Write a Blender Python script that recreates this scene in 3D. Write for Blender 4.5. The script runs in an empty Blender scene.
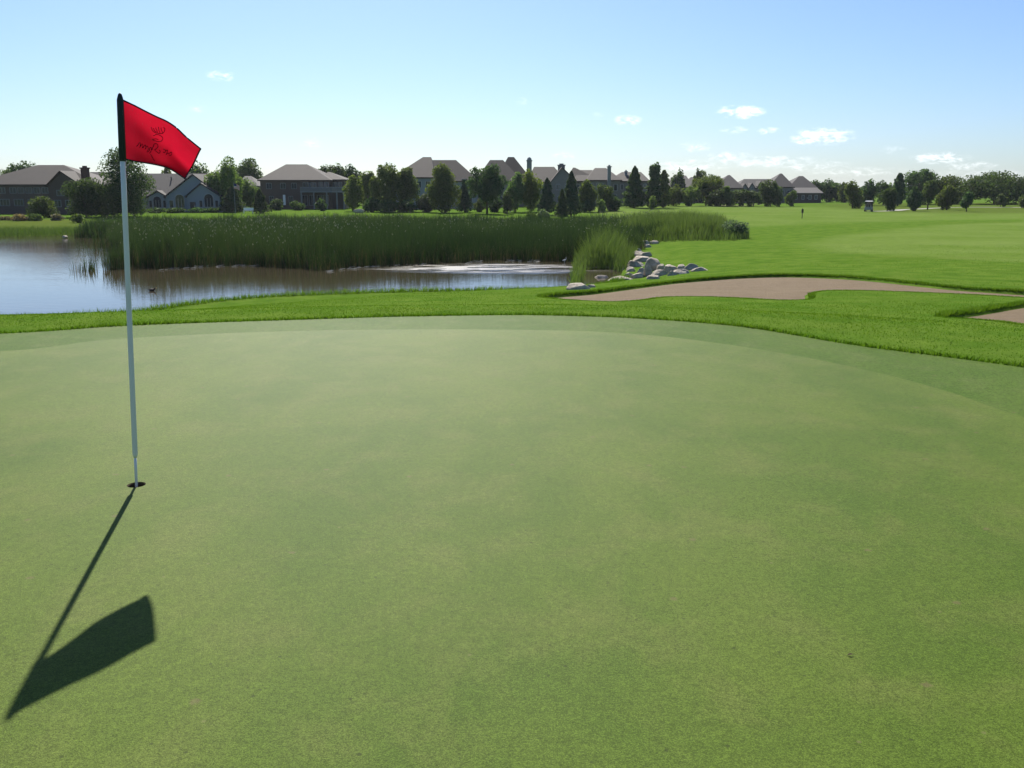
import bpy, bmesh, math, random
import numpy as np
from mathutils import Vector, Matrix
from mathutils.geometry import delaunay_2d_cdt

S = bpy.context.scene
COL = S.collection
R = math.radians

# ------------------------------------------------------------------ camera, sky, sun, exposure
EYE = 1.75
FPX = 900.0
PITCH = math.atan(194 / 900.0)
cam_d = bpy.data.cameras.new('camera'); cam = bpy.data.objects.new('camera', cam_d); COL.objects.link(cam)
cam.location = (0, 0, EYE); cam.rotation_euler = (math.pi / 2 - PITCH, 0, 0)
cam_d.sensor_width = 36.0; cam_d.lens = 36.0 * FPX / 1024
cam_d.clip_start = 0.05; cam_d.clip_end = 20000
S.camera = cam

SUN_AZ, SUN_EL = -10.7, 41.9          # degrees from +Y towards +X, and above the horizon
W = bpy.data.worlds.new('World'); S.world = W; W.use_nodes = True
sun_d = bpy.data.lights.new('sun', 'SUN'); sun_d.energy = 5.0; sun_d.angle = R(0.53); sun_d.color = (1, .95, .87)
sun = bpy.data.objects.new('sun', sun_d); COL.objects.link(sun)
sv = Vector((math.sin(R(SUN_AZ)) * math.cos(R(SUN_EL)), math.cos(R(SUN_AZ)) * math.cos(R(SUN_EL)), math.sin(R(SUN_EL))))
sun.rotation_euler = sv.to_track_quat('Z', 'Y').to_euler(); sun.location = sv * 60
S.view_settings.view_transform = 'Standard'; S.view_settings.look = 'None'
S.view_settings.exposure = 1.0; S.view_settings.gamma = 1.0; S.view_settings.use_curve_mapping = False
SKY_STRENGTH = 0.055
S.cycles.max_bounces = 6; S.cycles.transparent_max_bounces = 8
S.cycles.caustics_reflective = False; S.cycles.caustics_refractive = False


# ------------------------------------------------------------------ node helpers
class NT:
    def __init__(s, tree):
        s.t = tree; s.n = tree.nodes; s.l = tree.links

    def add(s, typ, ins=None, **props):
        n = s.n.new(typ)
        for k, v in props.items(): setattr(n, k, v)
        for k, v in (ins or {}).items(): s.put(n, k, v)
        return n

    def put(s, n, k, v):
        i = n.inputs[k]
        if isinstance(v, bpy.types.NodeSocket): s.l.new(v, i)
        else: i.default_value = v

    def math(s, op, a, b=0.0, c=None, clamp=False):
        n = s.n.new('ShaderNodeMath'); n.operation = op; n.use_clamp = clamp
        s.put(n, 0, a); s.put(n, 1, b)
        if c is not None: s.put(n, 2, c)
        return n.outputs[0]

    def vmath(s, op, a, b=(0, 0, 0)):
        n = s.n.new('ShaderNodeVectorMath'); n.operation = op
        s.put(n, 0, a); s.put(n, 1, b)
        return n.outputs[0]

    def mix(s, f, a, b, blend='MIX'):
        n = s.n.new('ShaderNodeMix'); n.data_type = 'RGBA'; n.blend_type = blend
        s.put(n, 0, f); s.put(n, 6, a); s.put(n, 7, b)
        return n.outputs[2]

    def smooth(s, v, lo, hi, a=0.0, b=1.0):
        n = s.n.new('ShaderNodeMapRange'); n.interpolation_type = 'SMOOTHSTEP'
        s.put(n, 0, v); s.put(n, 1, lo); s.put(n, 2, hi); s.put(n, 3, a); s.put(n, 4, b)
        return n.outputs[0]

    def noise(s, vec, scale, detail=3.0, rough=.55, dist=0.0):
        n = s.n.new('ShaderNodeTexNoise')
        if vec is not None: s.put(n, 'Vector', vec)
        s.put(n, 'Scale', scale); s.put(n, 'Detail', detail); s.put(n, 'Roughness', rough); s.put(n, 'Distortion', dist)
        return n.outputs['Fac']

    def scaled(s, vec, sc, rot=0.0):
        n = s.n.new('ShaderNodeMapping'); s.put(n, 'Vector', vec)
        n.inputs['Scale'].default_value = sc; n.inputs['Rotation'].default_value = (0, 0, rot)
        return n.outputs[0]


def c4(c): return (c[0], c[1], c[2], 1.0)


def new_mat(name):
    m = bpy.data.materials.new(name); m.use_nodes = True
    t = NT(m.node_tree); t.n.clear()
    out = t.add('ShaderNodeOutputMaterial')
    return m, t, out


def pos(t): return t.add('ShaderNodeNewGeometry').outputs['Position']


def objco(t): return t.add('ShaderNodeTexCoord').outputs['Object']


def simple_mat(name, col, rough=.6, spec=.4, var=.15, scale=6.0, metal=0.0, bump=0.0, bscale=40.0):
    m, t, out = new_mat(name)
    p = objco(t)
    n = t.noise(p, scale, 4)
    c = t.mix(n, c4([x * (1 - var) for x in col]), c4([min(1, x * (1 + var)) for x in col]))
    b = t.add('ShaderNodeBsdfPrincipled', {'Base Color': c, 'Roughness': rough, 'Specular IOR Level': spec, 'Metallic': metal})
    if bump:
        bn = t.add('ShaderNodeBump', {'Height': t.noise(p, bscale, 4), 'Strength': bump, 'Distance': .02})
        t.put(b, 'Normal', bn.outputs[0])
    t.l.new(b.outputs[0], out.inputs[0])
    return m


def leaf_mat(name, ca, cb, trans=.35, rough=.7, spec=.08, objvar=.3):
    m, t, out = new_mat(name)
    a = t.add('ShaderNodeAttribute', attribute_name='tint').outputs['Fac']
    c = t.mix(a, c4(ca), c4(cb))
    rnd = t.add('ShaderNodeObjectInfo').outputs['Random']
    v = t.math('MULTIPLY_ADD', rnd, objvar, 1 - objvar / 2)
    c = t.mix(1.0, c, t.add('ShaderNodeCombineColor', {0: v, 1: v, 2: v}).outputs[0], 'MULTIPLY')
    if objvar > 0:
        hue = t.math('FRACT', t.math('MULTIPLY', rnd, 7.31))
        c = t.mix(1.0, c, t.mix(hue, (.82, .96, 1.12, 1), (1.3, 1.06, .82, 1)), 'MULTIPLY')
    b = t.add('ShaderNodeBsdfPrincipled', {'Base Color': c, 'Roughness': rough, 'Specular IOR Level': spec})
    c2 = t.mix(1.0, c, (1.25, 1.35, .55, 1), 'MULTIPLY')
    tr = t.add('ShaderNodeBsdfTranslucent', {'Color': c2})
    mx = t.add('ShaderNodeMixShader', {0: trans, 1: b.outputs[0], 2: tr.outputs[0]})
    t.l.new(mx.outputs[0], out.inputs[0])
    return m


# ------------------------------------------------------------------ picture rays (to read real distances off the view)
cp, sp = math.cos(PITCH), math.sin(PITCH)


def ray(px, py):
    x = (px - 512) / FPX; y = (384 - py) / FPX
    return np.array([x, cp + y * sp, -sp + y * cp])


def at_depth(px, py, Y):
    r = ray(px, py); return np.array([0, 0, EYE]) + r * (Y / r[1])


def at_level(px, py, z):
    r = ray(px, py); return np.array([0, 0, EYE]) + r * ((z - EYE) / r[2])


# ------------------------------------------------------------------ the world sky with a few small clouds
def build_sky():
    t = NT(W.node_tree); t.n.clear()
    out = t.add('ShaderNodeOutputWorld')
    sky = t.add('ShaderNodeTexSky', sky_type='NISHITA')
    sky.sun_disc = False; sky.sun_elevation = R(SUN_EL); sky.sun_rotation = R(SUN_AZ)
    sky.air_density = 1.0; sky.dust_density = .8; sky.ozone_density = 2.5; sky.altitude = 250
    skyc = t.mix(1.0, sky.outputs[0], (.755, .905, 1.16, 1), 'MULTIPLY')
    d = t.vmath('NORMALIZE', t.add('ShaderNodeTexCoord').outputs['Generated'])
    sep = t.add('ShaderNodeSeparateXYZ', {0: d}).outputs
    az = t.math('ARCTAN2', sep[0], sep[1]); el = t.math('ARCSINE', sep[2])
    clouds = [(740, 112, 22, 6, 1), (823, 136, 27, 8, .9), (804, 139, 13, 5, .7), (627, 120, 14, 5, .75), (734, 130, 14, 4, .5), (768, 131, 12, 4, .5),
              (940, 158, 24, 5, .85), (972, 166, 22, 4, .6), (892, 150, 14, 4, .35), (222, 76, 14, 5, .6), (197, 109, 11, 3.5, .45),
              (312, 143, 12, 6, .45), (522, 101, 7, 4, .45), (598, 115, 6, 3, .4), (565, 155, 13, 4, .5), (695, 147, 16, 5, .55),
              (770, 162, 50, 6, .62), (690, 166, 36, 6, .55), (730, 158, 22, 6, .6), (810, 166, 36, 6, .5), (860, 172, 50, 5, .4), (985, 174, 45, 4, .4)]
    total = None
    for (px, py, wx, wy, s) in clouds:
        r = ray(px, py); r = r / np.linalg.norm(r)
        a0 = math.atan2(r[0], r[1]); e0 = math.asin(r[2])
        u = t.math('MULTIPLY', t.math('SUBTRACT', az, a0), FPX / wx)
        v = t.math('MULTIPLY', t.math('SUBTRACT', el, e0), FPX / wy)
        q = t.math('ADD', t.math('MULTIPLY', u, u), t.math('MULTIPLY', v, v))
        k = t.math('MULTIPLY', t.math('SUBTRACT', 1.6, q, clamp=False), s)
        k = t.math('MAXIMUM', k, 0.0)
        total = k if total is None else t.math('MAXIMUM', total, k)
    vec = t.add('ShaderNodeCombineXYZ', {0: t.math('MULTIPLY', az, 1.0), 1: t.math('MULTIPLY', el, 2.4), 2: 0.0}).outputs[0]
    n = t.noise(vec, 85, 7, .66, .5)
    m = t.smooth(t.math('MULTIPLY', total, t.math('MULTIPLY_ADD', n, 3.0, -1.05)), .08, 1.25)
    n2 = t.noise(vec, 38, 4, .6)
    ccol = t.mix(t.smooth(n2, .35, .6), (13, 13.6, 14.6, 1), (18, 18.2, 18.5, 1))
    c = t.mix(t.math('MULTIPLY', m, .75), skyc, ccol)
    bg = t.add('ShaderNodeBackground', {'Color': c, 'Strength': SKY_STRENGTH})
    t.l.new(bg.outputs[0], out.inputs[0])


build_sky()


# ------------------------------------------------------------------ object helpers
def tag(o, label=None, cat=None, group=None, kind=None):
    if label: o['label'] = label
    if cat: o['category'] = cat
    if group: o['group'] = group
    if kind: o['kind'] = kind
    return o


def empty(name, loc, label, cat, group=None):
    o = bpy.data.objects.new(name, None); COL.objects.link(o); o.location = loc
    o.empty_display_size = .3
    return tag(o, label, cat, group)


def link(name, me, mat, parent=None, loc=None, smooth=False):
    o = bpy.data.objects.new(name, me); COL.objects.link(o)
    if mat is not None: me.materials.append(mat)
    if parent is not None: o.parent = parent
    if loc is not None: o.location = loc
    if smooth: me.polygons.foreach_set('use_smooth', [True] * len(me.polygons))
    return o


def np_mesh(name, V, F, tint=None):
    """V (n,3), F (m,k) with one k for all faces."""
    V = np.ascontiguousarray(V, dtype=np.float32); F = np.ascontiguousarray(F, dtype=np.int32)
    me = bpy.data.meshes.new(name)
    m, k = F.shape
    me.vertices.add(len(V)); me.vertices.foreach_set('co', V.ravel())
    me.loops.add(m * k); me.loops.foreach_set('vertex_index', F.ravel())
    me.polygons.add(m); me.polygons.foreach_set('loop_start', np.arange(0, m * k, k, dtype=np.int32))
    me.update(calc_edges=True)
    if tint is not None:
        a = me.attributes.new('tint', 'FLOAT', 'FACE'); a.data.foreach_set('value', np.ascontiguousarray(tint, dtype=np.float32))
    return me


class MB:
    """collects simple solids into one mesh"""
    def __init__(s): s.V = []; s.F = []

    def poly(s, vs, fs):
        b = len(s.V); s.V += [tuple(map(float, v)) for v in vs]; s.F += [tuple(b + i for i in f) for f in fs]; return s

    def box(s, x0, x1, y0, y1, z0, z1):
        return s.poly([(x0, y0, z0), (x1, y0, z0), (x1, y1, z0), (x0, y1, z0), (x0, y0, z1), (x1, y0, z1), (x1, y1, z1), (x0, y1, z1)],
                      [(0, 3, 2, 1), (4, 5, 6, 7), (0, 1, 5, 4), (1, 2, 6, 5), (2, 3, 7, 6), (3, 0, 4, 7)])

    def tube(s, pts, rad, n=8, cap=True):
        pts = [Vector(p) for p in pts]; b = len(s.V)
        for i, p in enumerate(pts):
            d = (pts[min(i + 1, len(pts) - 1)] - pts[max(i - 1, 0)]).normalized()
            u = d.orthogonal().normalized() if abs(d.z) < .9 else Vector((1, 0, 0))
            u = (u - d * u.dot(d)).normalized(); w = d.cross(u)
            r = rad[i] if isinstance(rad, (list, tuple)) else rad
            for k in range(n):
                a = 2 * math.pi * k / n; s.V.append(tuple(p + (u * math.cos(a) + w * math.sin(a)) * r))
        for i in range(len(pts) - 1):
            for k in range(n):
                s.F.append((b + i * n + k, b + i * n + (k + 1) % n, b + (i + 1) * n + (k + 1) % n, b + (i + 1) * n + k))
        if cap:
            s.F.append(tuple(b + k for k in reversed(range(n)))); e = b + (len(pts) - 1) * n; s.F.append(tuple(e + k for k in range(n)))
        return s

    def build(s, name, mat, parent=None, loc=None, smooth=False):
        me = bpy.data.meshes.new(name); me.from_pydata(s.V, [], s.F); me.update()
        bm = bmesh.new(); bm.from_mesh(me); bmesh.ops.recalc_face_normals(bm, faces=bm.faces); bm.to_mesh(me); bm.free()
        return link(name, me, mat, parent, loc, smooth)


# ------------------------------------------------------------------ plan: polygons and the height field
def spline(pts, n=8, closed=True):
    P = np.array(pts, float); N = len(P); out = []
    for i in range(N if closed else N - 1):
        g = (lambda k: P[k % N]) if closed else (lambda k: P[min(max(k, 0), N - 1)])
        p0, p1, p2, p3 = g(i - 1), g(i), g(i + 1), g(i + 2)
        for t in np.arange(n) / n:
            out.append(.5 * ((2 * p1) + (-p0 + p2) * t + (2 * p0 - 5 * p1 + 4 * p2 - p3) * t * t + (-p0 + 3 * p1 - 3 * p2 + p3) * t ** 3))
    if not closed: out.append(P[-1])
    return np.array(out)


def sdist(X, Y, poly):
    """signed distance to a polygon: negative inside"""
    X = np.asarray(X, float); Y = np.asarray(Y, float); sh = X.shape; x = X.ravel(); y = Y.ravel()
    best = np.full(x.shape, 1e18); ins = np.zeros(x.shape, bool)
    A = poly; B = np.roll(poly, -1, 0)
    for (ax, ay), (bx, by) in zip(A, B):
        dx, dy = bx - ax, by - ay; L = dx * dx + dy * dy + 1e-12
        t = np.clip(((x - ax) * dx + (y - ay) * dy) / L, 0, 1)
        best = np.minimum(best, (x - ax - t * dx) ** 2 + (y - ay - t * dy) ** 2)
        if ay != by:
            c = ((ay > y) != (by > y)) & (x < dx * (y - ay) / dy + ax); ins ^= c
    d = np.sqrt(best); return np.where(ins, -d, d).reshape(sh)


def sstep(a, b, v):
    t = np.clip((v - a) / (b - a), 0, 1); return t * t * (3 - 2 * t)


def flat(px, py): return at_level(px, py, 0)[:2]


GREEN = spline([flat(*p) for p in ((0, 352), (100, 341), (200, 335), (300, 331.5), (420, 330), (560, 331), (640, 335), (720, 344), (800, 357), (880, 374), (950, 393), (1024, 418))]
               + [(4.6, 5.2), (5, 3), (4.5, 0), (3, -3), (-2, -6), (-9, -6), (-14, -1), (-14.5, 4), (-11.4, 8), (-8.2, 9.3)], 6)
FRINGE = spline([flat(*p) for p in ((0, 334), (128, 326), (300, 320), (400, 317), (500, 315.5), (560, 316), (640, 319), (740, 327), (850, 345), (950, 358), (1024, 368))]
                + [(6.4, 7.3), (7.1, 5), (7, 1), (5.5, -4), (-1, -8), (-10, -8), (-16.5, -2), (-17, 4), (-14, 8.3), (-9.5, 10.5)], 6)
POND = spline([(-60, 27), (-30, 29.5), (-17.6, 31), (-14, 32.5), (-12.2, 35.5), (-10, 37.5), (-5, 39.3), (0, 40), (2.5, 40.2), (4.2, 42), (5.4, 45.5), (6.6, 52.5),
               (8, 62), (10, 72), (12, 85), (10, 100), (0, 112), (-20, 115), (-38, 104), (-44, 90), (-55, 86), (-90, 82), (-125, 60)], 5)
WATER_Z = -2.6

CTRL = np.array([(-30, 12, -.2), (-17, 15, -.3), (-10, 14, -.28), (-10, 20, -1.1), (-10, 26, -1.75), (-13, 30, -2.25), (-25, 20, -1.1), (-25, 27, -2.2), (-45, 15, -.8), (-60, 24, -2.3),
                 (-5, 14, -.2), (-5, 20, -.78), (-6, 28, -1.5), (-6, 35, -2.25), (0, 14, -.15), (0, 20, -.7), (0, 28, -1.35), (0, 35, -2.05), (2, 38, -2.35),
                 (5, 13, -.12), (5, 20, -.75), (5, 28, -1.2), (6, 35, -1.6), (6, 40, -1.95), (9, 42, -1.8), (8, 48, -2.1), (11, 50, -1.85), (11, 60, -2.1),
                 (8, 12, -.18), (10, 17.5, -.62), (10, 23, -.85), (10, 29, -1.0), (10, 36, -1.3), (15, 45, -1.6), (15, 60, -1.95), (15, 80, -2.25), (18, 110, -2.4),
                 (16, 15, -.5), (18, 23, -.9), (18, 29, -1.0), (20, 36, -1.15), (28, 50, -1.6), (32, 70, -1.9), (36, 100, -2.1), (28, 16, -.6), (32, 30, -1.1), (48, 50, -1.5), (60, 80, -1.8), (70, 110, -1.9),
                 (10, 150, -2.35), (40, 150, -2.3), (75, 150, -1.9), (25, 200, -1.7), (55, 210, -1.9), (80, 190, -2.0), (100, 200, -1.5), (120, 205, -1.0), (110, 165, -1.5), (30, 240, -1.6), (70, 250, -1.8),
                 (0, 130, -2.35), (-30, 130, -2.3), (-60, 130, -2.2), (-80, 110, -2.2), (-100, 160, -2.2), (-70, 170, -2.15), (-40, 190, -2.1), (-10, 190, -2.05), (5, 190, -1.9), (-60, 230, -2), (0, 240, -1.8),
                 (0, -20, -.3), (-30, -10, -.5), (30, 0, -.5), (0, -60, -1), (-80, -40, -1.2), (80, -30, -1), (-120, 30, -2), (150, 100, -1.5), (140, 250, -1.2), (-140, 220, -2)], float)


def _tps_fit(C):
    n = len(C); d = np.hypot(C[:, None, 0] - C[None, :, 0], C[:, None, 1] - C[None, :, 1])
    K = d * d * np.log(d + 1e-9) + np.eye(n) * 40
    P = np.c_[np.ones(n), C[:, :2]]
    A = np.block([[K, P], [P.T, np.zeros((3, 3))]])
    return np.linalg.solve(A, np.r_[C[:, 2], 0, 0, 0])


TW = _tps_fit(CTRL)


def tps(x, y):
    z = TW[-3] + TW[-2] * x + TW[-1] * y
    for (cx, cy, _), w in zip(CTRL, TW[:-3]):
        d = np.hypot(x - cx, y - cy); z = z + w * d * d * np.log(d + 1e-9)
    return z


def height0(x, y):
    x = np.asarray(x, float); y = np.asarray(y, float)
    r = np.hypot(x, y - 60)
    xs = np.clip(x, -220, 220); ys = np.clip(y, -120, 320)
    z = np.clip(tps(xs, ys), -2.6, .5)
    z = z + (-1.9 - z) * sstep(190, 330, r)
    z = z + .05 * np.sin(x * .31 + 1.3) * np.sin(y * .23 + .5) * sstep(14, 30, r)
    dF = sdist(x, y, FRINGE); z = z * sstep(-.1, 5.0, dF)
    dP = sdist(x, y, POND)
    zo = WATER_Z + .02 + (np.maximum(z, WATER_Z + .03) - WATER_Z - .02) * sstep(-.05, 4.5, dP) * .92 + .08 * np.minimum(dP, 4.5) / 4.5 * (z - WATER_Z)
    zi = WATER_Z + .02 - np.minimum(.9, .3 * -dP)
    return np.where(dP < 0, zi, np.where(dP < 4.5, np.maximum(zo, WATER_Z + .02), z))


def hz0(x, y): return float(height0(np.array([x]), np.array([y]))[0])


def on_ground(px, py, t0=5.0, t1=420.0):
    """the point where the sight line meets the ground"""
    r = ray(px, py); t = np.geomspace(t0, t1, 700)
    X = r[0] * t; Y = r[1] * t; Z = EYE + r[2] * t
    k = np.argmax(Z <= height0(X, Y)); a, b = t[max(k - 1, 0)], t[k]
    t = np.linspace(a, b, 30); Z = EYE + r[2] * t; k = np.argmax(Z <= height0(r[0] * t, r[1] * t))
    t = t[k]; return np.array([r[0] * t, r[1] * t, EYE + r[2] * t])


BUNKER_A = spline([on_ground(*p)[:2] for p in ((543, 296.3), (572, 293.3), (600, 291), (640, 286), (680, 281), (720, 277.5), (760, 275.3), (800, 275), (855, 277.5), (912, 283), (952, 287), (990, 289.5), (1030, 292))]
                  + [on_ground(1080, 294)[:2], on_ground(1080, 299)[:2]]
                  + [on_ground(*p)[:2] for p in ((1026, 297.5), (970, 294.5), (912, 292), (860, 290.5), (826, 290.5), (810, 293.5), (808, 299), (780, 300), (740, 298), (700, 296.5), (664, 297), (640, 300), (610, 301.5), (575, 300), (550, 298))], 4)
BUNKER_B = spline([on_ground(*p)[:2] for p in ((942, 316.5), (975, 312), (1003, 307.5), (1030, 303.5))] + [on_ground(1090, 300)[:2], on_ground(1130, 312)[:2], on_ground(1090, 328)[:2]]
                  + [on_ground(*p)[:2] for p in ((1030, 325), (1005, 322), (975, 319))], 4)


def bunker_depth(x, y, B, d):
    """sand lies deeper under the far lip of a bunker and almost level with its near edge"""
    r = np.hypot(x, y); f = sdist(x + x / r * .9, y + y / r * .9, B)
    return .02 + .075 * sstep(-.7, .7, f) + .03 * sstep(.2, 2.5, -d)


def height(x, y):
    z = height0(x, y)
    for B in (BUNKER_A, BUNKER_B):
        near = (np.abs(x - B[:, 0].mean()) < 40) & (np.abs(y - B[:, 1].mean()) < 25)
        if near.any():
            xn, yn = np.asarray(x)[near], np.asarray(y)[near]; d = sdist(xn, yn, B)
            z[near] -= bunker_depth(xn, yn, B, d) * sstep(-.02, .10, -d)
    return z


def sand_in(B):
    return lambda x, y: height0(x, y) - bunker_depth(x, y, B, sdist(x, y, B))


def hz(x, y): return float(height(np.array([float(x)]), np.array([float(y)]))[0])


# ------------------------------------------------------------------ grass materials
def grass_ground_mat():
    m, t, out = new_mat('rough_grass')
    p = pos(t)
    mow = t.add('ShaderNodeAttribute', attribute_name='mow').outputs['Fac']
    rough_c = t.mix(t.smooth(t.noise(p, .9, 4), .3, .7), (.055, .111, .013, 1), (.088, .141, .022, 1))
    fair_c = t.mix(t.smooth(t.noise(p, .12, 4), .3, .7), (.090, .142, .026, 1), (.118, .166, .042, 1))
    c = t.mix(mow, rough_c, fair_c)
    dry = t.smooth(t.noise(p, .07, 5, .6), .56, .72)
    c = t.mix(t.add('ShaderNodeAttribute', attribute_name='dry').outputs['Fac'], c, (.070, .098, .020, 1))
    c = t.mix(t.math('MULTIPLY', dry, .35), c, (.095, .105, .022, 1))
    g = t.noise(p, 26, 3, .7)
    c = t.mix(1.0, c, t.mix(g, (.62, .62, .62, 1), (1.4, 1.4, 1.4, 1)), 'MULTIPLY')
    mid = t.noise(t.scaled(p, (1.4, .5, 1)), 1.6, 4, .6)
    c = t.mix(1.0, c, t.mix(mid, (.75, .78, .75, 1), (1.25, 1.22, 1.2, 1)), 'MULTIPLY')
    b = t.add('ShaderNodeBsdfPrincipled', {'Base Color': c, 'Roughness': .7, 'Specular IOR Level': 0.0})
    bn = t.add('ShaderNodeBump', {'Height': t.noise(p, 22, 4, .7), 'Strength': .7, 'Distance': .05})
    t.put(b, 'Normal', bn.outputs[0])
    t.l.new(b.outputs[0], out.inputs[0]); return m


def turf_mat(name, ca, cb, cc, grain, big, sheen=.06):
    m, t, out = new_mat(name)
    p = pos(t)
    n1 = t.noise(t.scaled(p, (1, .62, 1), .35), big, 5, .6, .4)
    n2 = t.noise(t.scaled(p, (1, .8, 1), -.5), big * 3.7, 5, .62, .3)
    c = t.mix(t.smooth(n1, .32, .68), c4(ca), c4(cb))
    c = t.mix(t.smooth(n2, .42, .74, 0, .7), c, c4(cc))
    g1 = t.noise(p, grain, 2, .7); g2 = t.noise(p, grain * .33, 3, .7)
    g3 = t.noise(p, grain * .1, 3, .65)
    g = t.math('ADD', t.math('MULTIPLY', g1, .55), t.math('ADD', t.math('MULTIPLY', g2, .35), t.math('MULTIPLY', g3, .15)))
    c = t.mix(1.0, c, t.mix(t.smooth(g, .36, .68), (.50, .52, .48, 1), (1.5, 1.46, 1.5, 1)), 'MULTIPLY')
    c = t.mix(1.0, c, t.mix(t.smooth(t.noise(p, 190, 1, .5), .32, .68), (.76, .77, .75, 1), (1.25, 1.24, 1.26, 1)), 'MULTIPLY')
    v = t.noise(t.scaled(p, (1, 1, 1)), 9, 5, .75)
    c = t.mix(t.smooth(v, .70, .80, 0, .5), c, (.014, .028, .006, 1))
    w = t.noise(t.scaled(p, (1, 1.2, 1), 1.1), 13, 5, .75)
    c = t.mix(t.smooth(w, .70, .82, 0, .45), c, (.13, .125, .05, 1))
    for sc_, rad, keep, col in ((7.0, .055, .80, (.018, .026, .008, 1)), (4.0, .035, .88, (.115, .12, .045, 1)), (1.5, .030, .55, (.10, .085, .040, 1))):
        vo = t.add('ShaderNodeTexVoronoi', {'Vector': t.scaled(p, (1, 1, 0), sc_), 'Scale': sc_}, voronoi_dimensions='2D')
        rc = t.add('ShaderNodeSeparateColor', {0: vo.outputs['Color']}).outputs
        near = t.smooth(t.math('ADD', vo.outputs['Distance'], t.math('MULTIPLY', t.math('SUBTRACT', t.noise(p, 60, 2), .5), .05)), rad * .5, rad * 1.2, 1, 0)
        c = t.mix(t.math('MULTIPLY', t.math('MULTIPLY', near, t.math('GREATER_THAN', rc[0], keep)), .6), c, col)
    b = t.add('ShaderNodeBsdfPrincipled', {'Base Color': c, 'Roughness': .62, 'Specular IOR Level': sheen * .8, 'Specular Tint': (1, 1, .6, 1), 'Sheen Weight': sheen, 'Sheen Roughness': .4, 'Sheen Tint': (1, 1, .12, 1)})
    bn = t.add('ShaderNodeBump', {'Height': g, 'Strength': .55, 'Distance': .006})
    t.put(b, 'Normal', bn.outputs[0])
    t.l.new(b.outputs[0], out.inputs[0]); return m


def sand_mat():
    m, t, out = new_mat('bunker_sand')
    p = pos(t)
    c = t.mix(t.noise(p, 1.2, 5), (.145, .106, .062, 1), (.205, .153, .094, 1))
    c = t.mix(1.0, c, t.mix(t.noise(p, 60, 3, .8), (.72, .72, .72, 1), (1.25, 1.25, 1.25, 1)), 'MULTIPLY')
    rk = t.noise(t.scaled(p, (1, 7, 1), .2), 2.2, 4, .7)
    c = t.mix(t.smooth(t.noise(t.scaled(p, (.8, 2.4, 1), .5), 1.6, 5, .7, .6), .54, .68, 0, .4), c, (.085, .062, .038, 1))
    b = t.add('ShaderNodeBsdfPrincipled', {'Base Color': c, 'Roughness': .9, 'Specular IOR Level': .1})
    h = t.math('ADD', t.math('MULTIPLY', rk, .7), t.math('MULTIPLY', t.noise(p, 18, 4, .7), .5))
    t.put(b, 'Normal', t.add('ShaderNodeBump', {'Height': h, 'Strength': 1.0, 'Distance': .13}).outputs[0])
    t.l.new(b.outputs[0], out.inputs[0]); return m


def water_mat():
    m, t, out = new_mat('pond_water')
    p = pos(t)
    c = t.mix(t.noise(p, .2, 3), (.030, .026, .016, 1), (.060, .048, .030, 1))
    f = t.noise(t.scaled(p, (1.0, 2.2, 1)), 1.5, 4, .55, .3)
    r = t.noise(t.scaled(p, (1.0, 2.6, 1), .1), 5.5, 3, .6, .4)
    patch = t.smooth(t.noise(t.scaled(p, (.05, .16, 1)), 1.0, 3, .5), .42, .62)
    wx = at_level(505, 268, WATER_Z)
    q = t.vmath('MULTIPLY', t.vmath('SUBTRACT', p, tuple(wx)), (1 / 8.5, 1 / 3.6, 0))
    ln = t.add('ShaderNodeVectorMath', {0: q}, operation='LENGTH').outputs['Value']
    gust = t.math('MULTIPLY', t.smooth(ln, .6, 1.15, 1, 0), t.smooth(t.noise(t.scaled(p, (.35, 1.5, 1)), 1.0, 3, .6), .38, .58))
    h = t.math('ADD', t.math('MULTIPLY', f, .5), t.math('MULTIPLY', r, t.math('MULTIPLY_ADD', patch, .12, .03)))
    h = t.math('ADD', h, t.math('MULTIPLY', t.noise(t.scaled(p, (1, 1.6, 1)), 9, 2, .6), t.math('MULTIPLY', gust, 4.0)))
    b = t.add('ShaderNodeBsdfPrincipled', {'Base Color': c, 'Roughness': t.math('MULTIPLY_ADD', gust, .33, .03), 'IOR': 1.33, 'Specular IOR Level': .5})
    t.put(b, 'Normal', t.add('ShaderNodeBump', {'Height': h, 'Strength': .16, 'Distance': .06}).outputs[0])
    t.l.new(b.outputs[0], out.inputs[0]); return m


M = {}
M['rough'] = grass_ground_mat()
M['green'] = turf_mat('putting_green_turf', (.041, .076, .008), (.064, .097, .013), (.079, .099, .022), 240, .55, .062)
M['fringe'] = turf_mat('fringe_turf', (.041, .079, .010), (.056, .092, .015), (.070, .097, .025), 120, .8, .036)
M['sand'] = sand_mat(); M['water'] = water_mat()


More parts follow.
